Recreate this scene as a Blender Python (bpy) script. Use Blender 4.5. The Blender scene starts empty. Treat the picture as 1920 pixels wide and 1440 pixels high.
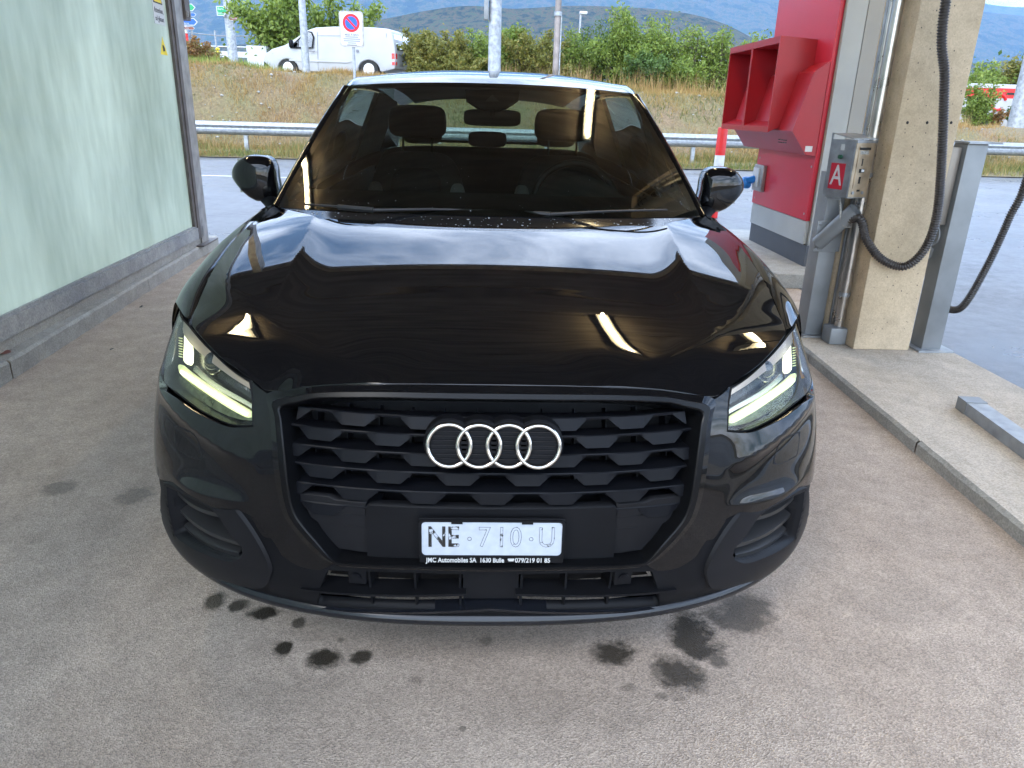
import bpy, bmesh, math, random
import numpy as np
from math import sin, cos, tan, radians, pi, sqrt, atan2
from mathutils import Vector, Matrix, geometry

random.seed(7); RNG = np.random.default_rng(7)
scene = bpy.context.scene
COL = scene.collection

# ------------------------------------------------------------------ camera
CAM = np.array([-0.02615, -1.38987, 1.33579])
YAW, PITCH, ROLL, FPX = radians(2.4803), radians(20.2974), radians(1.6293), 1390.0
_f = np.array([sin(YAW)*cos(PITCH), cos(YAW)*cos(PITCH), -sin(PITCH)])
_r = np.array([cos(YAW), -sin(YAW), 0.0]); _u = np.cross(_r, _f)
CR = _r*cos(ROLL)+_u*sin(ROLL); CU = -_r*sin(ROLL)+_u*cos(ROLL); CF = _f
cd = bpy.data.cameras.new('camera'); cam = bpy.data.objects.new('camera', cd); COL.objects.link(cam)
cd.sensor_width = 36; cd.lens = FPX/1920*36; cd.clip_start = .05; cd.clip_end = 30000
cam.matrix_world = Matrix(((CR[0], CU[0], -CF[0], CAM[0]), (CR[1], CU[1], -CF[1], CAM[1]), (CR[2], CU[2], -CF[2], CAM[2]), (0, 0, 0, 1)))
scene.camera = cam

# ------------------------------------------------------------------ sky, sun, exposure
SUN_EL, SUN_ROT = radians(42), radians(215)
scene.view_settings.view_transform = 'Standard'; scene.view_settings.look = 'None'
scene.view_settings.gamma = 1; scene.view_settings.use_curve_mapping = False
scene.view_settings.exposure = 1.58
world = bpy.data.worlds.new('World'); scene.world = world; world.use_nodes = True
nt = world.node_tree; nt.nodes.clear()
wo = nt.nodes.new('ShaderNodeOutputWorld'); bg = nt.nodes.new('ShaderNodeBackground'); nt.links.new(bg.outputs[0], wo.inputs[0])
sky = nt.nodes.new('ShaderNodeTexSky'); sky.sky_type = 'NISHITA'; sky.sun_disc = False
sky.sun_elevation = SUN_EL; sky.sun_rotation = SUN_ROT; sky.air_density = 1.3; sky.dust_density = .6; sky.ozone_density = 3.0
tc = nt.nodes.new('ShaderNodeTexCoord'); mp = nt.nodes.new('ShaderNodeMapping'); mp.inputs['Scale'].default_value = (1.0, 1.3, 3.2)
mp.inputs['Location'].default_value = (.7, .2, .4)
nt.links.new(tc.outputs['Generated'], mp.inputs[0])
cn = nt.nodes.new('ShaderNodeTexNoise'); cn.inputs['Scale'].default_value = 3.0; cn.inputs['Detail'].default_value = 9; cn.inputs['Roughness'].default_value = .58; cn.inputs['Distortion'].default_value = .35
nt.links.new(mp.outputs[0], cn.inputs[0])
cr = nt.nodes.new('ShaderNodeValToRGB'); cr.color_ramp.elements[0].position = .37; cr.color_ramp.elements[1].position = .66
nt.links.new(cn.outputs[0], cr.inputs[0])
mx = nt.nodes.new('ShaderNodeMix'); mx.data_type = 'RGBA'
nt.links.new(cr.outputs[0], mx.inputs[0]); nt.links.new(sky.outputs[0], mx.inputs[6]); mx.inputs[7].default_value = (13.5, 15.4, 18.5, 1)
nt.links.new(mx.outputs[2], bg.inputs[0]); bg.inputs[1].default_value = 0.15
sd = bpy.data.lights.new('sun', 'SUN'); sd.energy = .5; sd.angle = radians(14); sd.color = (1, .95, .87)
sun = bpy.data.objects.new('sun', sd); COL.objects.link(sun)
_az = SUN_ROT
_sd = Vector((sin(_az)*cos(SUN_EL), cos(_az)*cos(SUN_EL), sin(SUN_EL)))
sun.rotation_euler = (-_sd).to_track_quat('-Z', 'Y').to_euler()

# ------------------------------------------------------------------ pixel helpers (photo pixels to points on real planes)
def ray(px, py): return CF + CR*(px-960)/FPX + CU*(720-py)/FPX
def on(px, py, ax, v):
    d = ray(px, py); return CAM + d*((v-CAM[ax])/d[ax])
def atX(px, py, v): return on(px, py, 0, v)
def atY(px, py, v): return on(px, py, 1, v)
def atZ(px, py, v): return on(px, py, 2, v)

def spl(xs, ys):
    xs = np.array(xs, float); ys = np.array(ys, float); n = len(xs)
    d = np.diff(ys)/np.diff(xs); m = np.zeros(n); m[0] = d[0]; m[-1] = d[-1]
    for i in range(1, n-1):
        h0, h1 = xs[i]-xs[i-1], xs[i+1]-xs[i]; m[i] = (d[i-1]*h1+d[i]*h0)/(h0+h1)
    def f(x):
        x = min(max(x, xs[0]), xs[-1]); i = min(max(int(np.searchsorted(xs, x))-1, 0), n-2)
        h = xs[i+1]-xs[i]; t = (x-xs[i])/h
        return ((2*t**3-3*t*t+1)*ys[i]+(t**3-2*t*t+t)*h*m[i]+(-2*t**3+3*t*t)*ys[i+1]+(t**3-t*t)*h*m[i+1])
    return f
def sstep(a, b, x):
    t = min(max((x-a)/(b-a), 0), 1); return t*t*(3-2*t)

# ------------------------------------------------------------------ materials
MATS = {}
def mat(name, col, rough=.5, metal=0., coat=0., var=.12, scale=6., bump=0., bscale=80., rvar=.1, emis=None, estr=0., trans=0., ior=1.45, col2=None, wcoord=False, spec=.5):
    m = bpy.data.materials.new(name); m.use_nodes = True; t = m.node_tree; N = t.nodes; L = t.links
    b = N['Principled BSDF']; b.inputs['Metallic'].default_value = metal; b.inputs['IOR'].default_value = ior
    b.inputs['Coat Weight'].default_value = coat; b.inputs['Coat Roughness'].default_value = .02
    b.inputs['Specular IOR Level'].default_value = spec
    if trans: b.inputs['Transmission Weight'].default_value = trans
    if emis: b.inputs['Emission Color'].default_value = (*emis, 1); b.inputs['Emission Strength'].default_value = estr
    co = N.new('ShaderNodeTexCoord'); no = N.new('ShaderNodeTexNoise'); no.inputs['Scale'].default_value = scale; no.inputs['Detail'].default_value = 6
    L.new(co.outputs['Object'], no.inputs[0])
    c2 = col2 if col2 else tuple(max(0, c*(1-var*1.6)) for c in col); c1 = col if col2 else tuple(min(1, c*(1+var)) for c in col)
    mi = N.new('ShaderNodeMix'); mi.data_type = 'RGBA'; mi.inputs[6].default_value = (*c2, 1); mi.inputs[7].default_value = (*c1, 1)
    r = N.new('ShaderNodeMapRange'); r.inputs[1].default_value = .3; r.inputs[2].default_value = .7
    L.new(no.outputs[0], r.inputs[0]); L.new(r.outputs[0], mi.inputs[0]); L.new(mi.outputs[2], b.inputs['Base Color'])
    if rvar:
        rr = N.new('ShaderNodeMapRange'); rr.inputs[3].default_value = max(.0, rough*(1-rvar)); rr.inputs[4].default_value = min(1, rough*(1+rvar))
        L.new(no.outputs[0], rr.inputs[0]); L.new(rr.outputs[0], b.inputs['Roughness'])
    else: b.inputs['Roughness'].default_value = rough
    if bump:
        n2 = N.new('ShaderNodeTexNoise'); n2.inputs['Scale'].default_value = bscale; n2.inputs['Detail'].default_value = 5
        L.new(co.outputs['Object'], n2.inputs[0]); bu = N.new('ShaderNodeBump'); bu.inputs['Strength'].default_value = bump; bu.inputs['Distance'].default_value = .01
        L.new(n2.outputs[0], bu.inputs['Height']); L.new(bu.outputs[0], b.inputs['Normal'])
    MATS[name] = m; return m

paint = mat('black paint', (.0035, .0035, .0042), .012, coat=0, var=.05, rvar=0, ior=1.46)
slate = mat('dark slate gloss trim', (.007, .008, .011), .22, coat=.1, var=.1)
satin = mat('satin grille frame', (.0045, .0047, .0055), .30, spec=.2, var=.1, bump=.02, bscale=400)
matte = mat('black moulded plastic', (.0065, .0067, .008), .52, var=.15, bump=.06, bscale=600, spec=.14)
cladm = mat('grey black cladding', (.011, .011, .0125), .42, var=.1, bump=.04, bscale=600, spec=.14)
pocketm = mat('side vent slat plastic', (.022, .0215, .022), .34, spec=.4, var=.1)
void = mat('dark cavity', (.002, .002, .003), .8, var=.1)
slatm = mat('grille slat plastic', (.0055, .006, .008), .40, var=.1, rvar=.1, spec=.14)
chrome = mat('polished chrome', (.48, .46, .43), .08, 1, var=.06, scale=30)
satinchrome = mat('satin chrome', (.55, .55, .56), .25, 1, var=.08)
rubber = mat('black rubber', (.022, .022, .023), .45, var=.15, bump=.05)
tyre = mat('tyre rubber', (.02, .02, .02), .75, var=.2)
alloy = mat('dark alloy', (.10, .10, .105), .3, .8, var=.1)
darkcloth = mat('anthracite seat fabric', (.060, .062, .066), .85, var=.15, bump=.2, bscale=400)
greycloth = mat('light grey seat bolster', (.28, .28, .27), .7, var=.1)
dashm = mat('black dashboard', (.008, .008, .009), .75, var=.1)
dashg = mat('grey binnacle hood', (.030, .030, .029), .7, var=.1)
headliner = mat('grey headliner', (.06, .06, .058), .9, var=.1)
white_paint = mat('white van paint', (.40, .41, .43), .3, coat=.2, var=.05, col2=(.34, .34, .34), scale=1.2)
galv = mat('galvanised steel', (.33, .35, .37), .42, .7, var=.18, scale=14, bump=.02)
galvp = mat('galvanised post', (.36, .38, .40), .55, .4, var=.22, scale=9)
postgrey = mat('grey painted steel', (.23, .24, .245), .45, .3, var=.12, scale=5, bump=.03, bscale=200)
stainless = mat('stainless steel', (.50, .47, .43), .28, .9, var=.15, scale=9)
alu = mat('aluminium frame', (.38, .36, .34), .42, .6, var=.2, scale=10, bump=.03)
aludark = mat('weathered frame channel', (.13, .11, .10), .5, .4, var=.2, scale=10)
red = mat('red panel', (.46, .016, .034), .38, var=.05, scale=2, bump=.015, bscale=60)
redbox = mat('red lacquered housing', (.33, .008, .015), .36, var=.06, scale=4, bump=.015, bscale=60)
redpaint = mat('red bollard paint', (.62, .02, .02), .4, var=.15)
whitep = mat('white paint worn', (.72, .72, .72), .45, var=.12, scale=12)
greypanel = mat('beige grey cladding panel', (.27, .26, .235), .5, .1, var=.06, scale=2)
greypanel2 = mat('grey plinth panel', (.33, .34, .33), .5, var=.08, scale=2)
darkplinth = mat('dark plinth', (.06, .065, .075), .6, var=.1)
hosem = mat('black ribbed hose', (.045, .038, .034), .36, var=.2, scale=40)
blue = mat('blue fitting', (.02, .22, .62), .35, var=.1)
stickw = mat('white sticker', (.52, .53, .53), .45, var=.05)
sticky = mat('yellow sticker', (.80, .62, .02), .45, var=.08)
inkb = mat('black ink', (.012, .012, .012), .5, var=.1)
signblue = mat('sign blue', (.01, .10, .55), .4, var=.05)
signred = mat('sign red', (.62, .01, .02), .4, var=.05)
signgreen = mat('sign green', (.01, .30, .12), .4, var=.05)
signbrown = mat('sign brown', (.20, .07, .05), .45, var=.05)
signwhite = mat('sign white', (.52, .53, .55), .4, var=.04)
signgrey = mat('sign grey lettering', (.18, .18, .20), .5, var=.05)
tailred = mat('tail lamp red', (.65, .01, .01), .2, coat=.5, var=.1)
platewhite = mat('reflective plate white', (.40, .44, .50), .38, var=.05, scale=60)
tubem = mat('lit fluorescent tube', (.9, .9, .8), .5, var=.02, emis=(1.0, .80, .46), estr=52)
fixture = mat('lamp housing', (.5, .5, .48), .5, var=.05)
drl = mat('lit led strip', (.9, .95, .6), .4, var=.02, emis=(1.0, .98, .66), estr=.70)
drl2 = mat('glowing light guide', (.7, .8, .4), .3, var=.1, scale=60, emis=(.70, .72, .36), estr=.20)
lampdark = mat('dark headlamp chrome', (.13, .132, .135), .16, .8, var=.25, scale=30)
bezel_sheen = mat('headlamp bezel with painted warm sheen', (.60, .48, .38), .3, .6, var=.12)  # warm tint painted in for the light reflecting off the bezel
amber = mat('amber reflector', (.75, .33, .01), .25, coat=.4, var=.1)
wallw = mat('white render', (.50, .52, .54), .7, var=.06)

def glassmat(name, tint, rough=.0, refl=1.0):
    m = bpy.data.materials.new(name); m.use_nodes = True; t = m.node_tree; t.nodes.clear()
    o = t.nodes.new('ShaderNodeOutputMaterial'); mi = t.nodes.new('ShaderNodeMixShader'); tr = t.nodes.new('ShaderNodeBsdfTransparent'); gl = t.nodes.new('ShaderNodeBsdfGlossy')
    fr = t.nodes.new('ShaderNodeFresnel'); fr.inputs[0].default_value = 1.52
    mu = t.nodes.new('ShaderNodeMath'); mu.operation = 'MULTIPLY'; mu.inputs[1].default_value = refl; mu.use_clamp = True
    co = t.nodes.new('ShaderNodeTexCoord'); no = t.nodes.new('ShaderNodeTexNoise'); no.inputs['Scale'].default_value = 3; t.links.new(co.outputs['Object'], no.inputs[0])
    mp_ = t.nodes.new('ShaderNodeMapRange'); mp_.inputs[3].default_value = rough; mp_.inputs[4].default_value = rough+.015; t.links.new(no.outputs[0], mp_.inputs[0]); t.links.new(mp_.outputs[0], gl.inputs[1])
    tr.inputs[0].default_value = (*tint, 1)
    t.links.new(fr.outputs[0], mu.inputs[0]); t.links.new(mu.outputs[0], mi.inputs[0]); t.links.new(tr.outputs[0], mi.inputs[1]); t.links.new(gl.outputs[0], mi.inputs[2]); t.links.new(mi.outputs[0], o.inputs[0])
    MATS[name] = m; return m
wsglass = glassmat('windscreen glass', (.44, .52, .47), 0, 1.35)
sideglass = glassmat('tinted side glass', (.045, .05, .05), 0, 1.6)
lensglass = glassmat('headlamp lens', (.95, .97, .96), 0, .75)
vanglass = glassmat('van window glass', (.25, .32, .34), .02, 3.0)

# ------------------------------------------------------------------ object building
ORG = {}
ISL = [False]
def props(o, label=None, cat=None, group=None, kind=None):
    if label: o['label'] = label
    if cat: o['category'] = cat
    if group: o['group'] = group
    if kind: o['kind'] = kind
    return o
def thing(name, loc, label, cat, group=None):
    o = bpy.data.objects.new(name, None); o.empty_display_size = .1; COL.objects.link(o); loc = isl_cam_scale(loc) if ISL[0] else loc; o.location = Vector([float(v) for v in loc]); ORG[o.name] = np.array(loc, float)
    return props(o, label, cat, group)
def add(name, V, F, m, parent=None, smooth=True, sharp=38, label=None, cat=None, group=None, kind=None, loc=None):
    cn_ = getattr(V, 'nrm', None); V = np.array(V, float).reshape(-1, 3)
    if ISL[0]: V = isl_cam_scale(V)
    if parent is not None: org = ORG[parent.name]
    else: org = np.array(loc, float) if loc is not None else (np.array([V[:, 0].mean(), V[:, 1].mean(), V[:, 2].min()]) if kind is None else np.zeros(3))
    me = bpy.data.meshes.new(name); me.from_pydata((V-org).tolist(), [], [list(map(int, f)) for f in F]); me.validate()
    if isinstance(m, (list, tuple)):
        for q in m: me.materials.append(q)
    else: me.materials.append(m)
    if smooth:
        me.polygons.foreach_set('use_smooth', [True]*len(me.polygons))
        if sharp and cn_ is None: me.set_sharp_from_angle(angle=radians(sharp))
        if cn_ is not None: me.normals_split_custom_set_from_vertices([tuple(n) for n in cn_])
    o = bpy.data.objects.new(name, me); COL.objects.link(o)
    if parent is not None: o.parent = parent
    else: o.location = Vector(org.tolist())
    ORG[o.name] = org
    return props(o, label, cat, group, kind)
class NV(np.ndarray):
    pass
def withn(V, N):
    V = np.array(V, float).view(NV); V.nrm = np.array(N, float); return V
class MB:
    def __init__(s): s.V = []; s.F = []
    def addm(s, V, F):
        n = len(s.V); s.V += [list(map(float, v)) for v in V]; s.F += [[int(i)+n for i in f] for f in F]; return s
    def box(s, x0, x1, y0, y1, z0, z1, M=None, bev=0):
        if bev:
            b = bev; V = []; F = []
            bm = bmesh.new(); bmesh.ops.create_cube(bm, size=1)
            for v in bm.verts: v.co = Vector(((x0+x1)/2+v.co.x*(x1-x0), (y0+y1)/2+v.co.y*(y1-y0), (z0+z1)/2+v.co.z*(z1-z0)))
            bmesh.ops.bevel(bm, geom=bm.edges[:], offset=b, segments=2, affect='EDGES', profile=.6)
            bm.verts.index_update(); V = [v.co[:] for v in bm.verts]; F = [[v.index for v in f.verts] for f in bm.faces]; bm.free()
        else:
            V = [(x, y, z) for x in (x0, x1) for y in (y0, y1) for z in (z0, z1)]
            F = [(0, 1, 3, 2), (4, 6, 7, 5), (0, 4, 5, 1), (2, 3, 7, 6), (0, 2, 6, 4), (1, 5, 7, 3)]
        if M is not None: V = [(M @ Vector(v))[:] for v in V]
        return s.addm(V, F)
    def prism(s, poly, d):   # poly: list of 3D pts (planar), d: extrusion vector
        n = len(poly); P = [np.array(p, float) for p in poly]; d = np.array(d, float)
        V = P+[p+d for p in P]; F = [list(range(n))[::-1], [i+n for i in range(n)]]+[[i, (i+1) % n, (i+1) % n+n, i+n] for i in range(n)]
        return s.addm(V, F)
    def tube(s, pts, r, seg=12, caps=True, flat=None):
        P = [np.array(p, float) for p in pts]; n = len(P); R = [r]*n if not hasattr(r, '__len__') else r
        V = []; F = []; up = np.array([0, 0, 1.0]); pn = None
        for i in range(n):
            t = P[min(i+1, n-1)]-P[max(i-1, 0)]; t /= np.linalg.norm(t)+1e-12
            if pn is None:
                a = up if abs(t[2]) < .9 else np.array([1.0, 0, 0]); pn = np.cross(t, a)
            pn = pn-t*(pn@t); pn /= np.linalg.norm(pn)+1e-12; b = np.cross(t, pn)
            for k in range(seg):
                A = 2*pi*k/seg; V.append(P[i]+R[i]*(pn*cos(A)+b*sin(A)))
        for i in range(n-1):
            for k in range(seg):
                k2 = (k+1) % seg; F.append([i*seg+k, i*seg+k2, (i+1)*seg+k2, (i+1)*seg+k])
        if caps: F.append(list(range(seg))[::-1]); F.append([(n-1)*seg+k for k in range(seg)])
        return s.addm(V, F)
    def sphere(s, c, rx, ry, rz, nu=14, nv=10, e=1.0):
        V = []; F = []
        def sp(v): return math.copysign(abs(v)**e, v)
        for j in range(nv+1):
            p = pi*j/nv-pi/2
            for i in range(nu):
                a = 2*pi*i/nu; V.append((c[0]+rx*sp(cos(p))*sp(cos(a)), c[1]+ry*sp(cos(p))*sp(sin(a)), c[2]+rz*sp(sin(p))))
        for j in range(nv):
            for i in range(nu): F.append([j*nu+i, j*nu+(i+1) % nu, (j+1)*nu+(i+1) % nu, (j+1)*nu+i])
        return s.addm(V, F)
    def grid(s, f, nu, nv):
        V = [f(i/(nu-1), j/(nv-1)) for j in range(nv) for i in range(nu)]
        F = [[j*nu+i, j*nu+i+1, (j+1)*nu+i+1, (j+1)*nu+i] for j in range(nv-1) for i in range(nu-1)]
        return s.addm(V, F)
    def add(s, name, m, parent=None, **k): return add(name, s.V, s.F, m, parent, **k)
def catmull(P, n=8):
    P = [np.array(p, float) for p in P]; Q = [2*P[0]-P[1]]+P+[2*P[-1]-P[-2]]; o = []
    for i in range(1, len(Q)-2):
        for k in range(n):
            t = k/n; o.append(.5*((2*Q[i])+(-Q[i-1]+Q[i+1])*t+(2*Q[i-1]-5*Q[i]+4*Q[i+1]-Q[i+2])*t*t+(-Q[i-1]+3*Q[i]-3*Q[i+1]+Q[i+2])*t**3))
    o.append(P[-1]); return o
def text_obj(name, s, size, m, M, parent=None, extrude=.0005, outline=0., sx=1., bold=0., align='CENTER', **k):
    cu = bpy.data.curves.new(name, 'FONT'); cu.body = s; cu.size = size; cu.align_x = align; cu.align_y = 'CENTER'; cu.extrude = extrude; cu.offset = bold; cu.resolution_u = 3
    if outline: cu.fill_mode = 'NONE'; cu.bevel_depth = outline; cu.bevel_resolution = 0; cu.extrude = 0
    t = bpy.data.objects.new(name, cu); COL.objects.link(t); bpy.context.view_layer.update()
    me = bpy.data.meshes.new_from_object(t); bpy.data.objects.remove(t); bpy.data.curves.remove(cu)
    V = [(M @ Vector((v.co.x*sx, v.co.y, v.co.z)))[:] for v in me.vertices]; F = [list(p.vertices) for p in me.polygons]; bpy.data.meshes.remove(me)
    return add(name, V, F, m, parent, smooth=False, **k)
def frame_matrix(o, x, y):
    x = Vector(x).normalized(); y = Vector(y); y = (y-x*y.dot(x)).normalized(); z = x.cross(y)
    return Matrix(((x.x, y.x, z.x, o[0]), (x.y, y.y, z.y, o[1]), (x.z, y.z, z.z, o[2]), (0, 0, 0, 1)))

# ------------------------------------------------------------------ panels cut from smooth surfaces
def inpoly(P, poly):
    P = np.asarray(P); x, y = P[:, 0], P[:, 1]; c = np.zeros(len(P), bool); n = len(poly); j = n-1
    for i in range(n):
        xi, yi = poly[i]; xj, yj = poly[j]
        if yi != yj:
            c ^= ((yi > y) != (yj > y)) & (x < (xj-xi)*(y-yi)/(yj-yi)+xi)
        j = i
    return c
def resample(poly, step):
    o = []; n = len(poly)
    for i in range(n):
        a = np.array(poly[i], float); b = np.array(poly[(i+1) % n], float); k = max(1, int(np.linalg.norm(b-a)/step+.5))
        for t in range(k): o.append(a+(b-a)*t/k)
    return o
def smooth_poly(poly, n=6, corner=50):
    """Catmull-Rom rounding of a closed outline, keeping corners sharper than `corner` degrees."""
    P = [np.array(p, float) for p in poly]; N = len(P); o = []
    def is_c(i):
        a = P[i]-P[i-1]; b = P[(i+1) % N]-P[i]
        return abs(math.degrees(math.atan2(a[0]*b[1]-a[1]*b[0], a@b))) > corner
    C = [is_c(i) for i in range(N)]
    for i in range(N):
        p1, p2 = P[i], P[(i+1) % N]
        p0 = 2*p1-p2 if C[i] else P[i-1]; p3 = 2*p2-p1 if C[(i+1) % N] else P[(i+2) % N]
        for k in range(n):
            t = k/n; o.append(.5*((2*p1)+(-p0+p2)*t+(2*p0-5*p1+4*p2-p3)*t*t+(-p0+3*p1-3*p2+p3)*t**3))
    return o
def cdt(outer, holes, step, inset=0.):
    vs = []; es = []; loops = [resample(outer, step)]+[resample(h, step) for h in holes]; ins = []
    for li, l in enumerate(loops):
        n0 = len(vs); vs += [tuple(p) for p in l]; es += [(n0+i, n0+(i+1) % len(l)) for i in range(len(l))]
        if inset:
            A = np.array(l); T = np.roll(A, -1, 0)-np.roll(A, 1, 0); T /= np.linalg.norm(T, axis=1)[:, None]+1e-12; ar = (A[:, 0]*np.roll(A[:, 1], -1)-np.roll(A[:, 0], -1)*A[:, 1]).sum()
            Nn_ = np.stack([-T[:, 1], T[:, 0]], 1)*(1 if ar > 0 else -1)*(1 if li == 0 else -1); ins.append(A+Nn_*inset)
    if ins:
        I = np.concatenate(ins); B0 = np.array(vs); ok = inpoly(I, loops[0])
        for h in loops[1:]: ok &= ~inpoly(I, h)
        dd = np.array([((B0-p)**2).sum(1).min() for p in I]); ok &= dd > (inset*.8)**2; vs += [tuple(p) for p in I[ok]]
    B = np.array(vs); lo = B.min(0); hi = B.max(0)
    nx = int((hi[0]-lo[0])/step)+1; ny = int((hi[1]-lo[1])/(step*.866))+1
    G = np.array([(lo[0]+(i+.5*(j % 2))*step, lo[1]+j*step*.866) for j in range(ny+1) for i in range(nx+1)])
    ok = inpoly(G, loops[0])
    for h in loops[1:]: ok &= ~inpoly(G, h)
    G = G[ok]
    if len(G):
        keep = np.ones(len(G), bool)
        for s in range(0, len(B), 400):
            d = ((G[:, None, :]-B[None, s:s+400, :])**2).sum(2).min(1); keep &= d > (step*.55)**2
        G = G[keep]
    vs += [tuple(p) for p in G]
    r = geometry.delaunay_2d_cdt([Vector(v) for v in vs], es, [], 0, 1e-7)
    V = np.array([v[:] for v in r[0]]); F = [list(f) for f in r[2]]
    cen = np.array([V[f].mean(0) for f in F]); ok = inpoly(cen, loops[0])
    for h in loops[1:]: ok &= ~inpoly(cen, h)
    return V, [f for f, k in zip(F, ok) if k]
def panel(outer, holes, fmap, step=.014, off=0., depth=.012, bev=.0015, mirror=False, rim=True, inset=0.):
    """cut an outline out of surface fmap(u,v)->point, thicken it along the surface normal"""
    V2, F = cdt(outer, holes, step, inset); e = 1e-3; used = sorted({i for f in F for i in f}); P = np.zeros((len(V2), 3)); Nn = np.zeros((len(V2), 3))
    for i in used:
        u, v = V2[i]; p = np.array(fmap(u, v)); a = np.array(fmap(u+e, v))-np.array(fmap(u-e, v)); b = np.array(fmap(u, v+e))-np.array(fmap(u, v-e))
        n = np.cross(a, b); n /= np.linalg.norm(n)+1e-15; P[i] = p; Nn[i] = n
    sgn = 1
    k = used[len(used)//2]
    if (Nn[k] @ (P[k]-np.array([0, 2.0, .4]))) < 0: sgn = -1
    Nn *= sgn
    ec = {}
    for f in F:
        for i in range(len(f)):
            a, b = f[i], f[(i+1) % len(f)]; ec[(a, b)] = 1
    bd = [(a, b) for (a, b) in ec if (b, a) not in ec]; bv = {i for e_ in bd for i in e_}
    mp_ = {i: k for k, i in enumerate(used)}; V = [P[i]+Nn[i]*(off-(bev if (i in bv and rim) else 0)) for i in used]; FF = [[mp_[i] for i in f] for f in F]
    # orientation towards the normal
    f0 = F[len(F)//2]; c = np.cross(P[f0[1]]-P[f0[0]], P[f0[2]]-P[f0[0]])
    flip = (c @ Nn[f0[0]]) < 0
    NN = [Nn[i] for i in used]
    if rim:
        adj = {}
        for a, b in bd: adj.setdefault(a, []).append(P[b]-P[a]); adj.setdefault(b, []).append(P[b]-P[a])
        t1 = {}; b2 = {}
        for i in sorted(bv):
            T = sum(v/(np.linalg.norm(v)+1e-12) for v in adj[i]); o_ = np.cross(T, Nn[i]); o_ /= np.linalg.norm(o_)+1e-12
            if flip: o_ = -o_
            t1[i] = len(V); V.append(P[i]+Nn[i]*(off-bev)); n2_ = o_*.55+Nn[i]*.85; NN.append(n2_/np.linalg.norm(n2_)); b2[i] = len(V); V.append(P[i]+Nn[i]*(off-bev-depth)); NN.append(o_)
        FF += [[t1[b], t1[a], b2[a], b2[b]] for a, b in bd]
    if flip: FF = [f[::-1] for f in FF]
    V = withn(V, NN)
    return V, FF
def mir(V, F):
    W = np.array(V, float).copy(); W[:, 0] *= -1
    if getattr(V, 'nrm', None) is not None: n_ = V.nrm.copy(); n_[:, 0] *= -1; W = withn(W, n_)
    return W, [f[::-1] for f in F]

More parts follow.
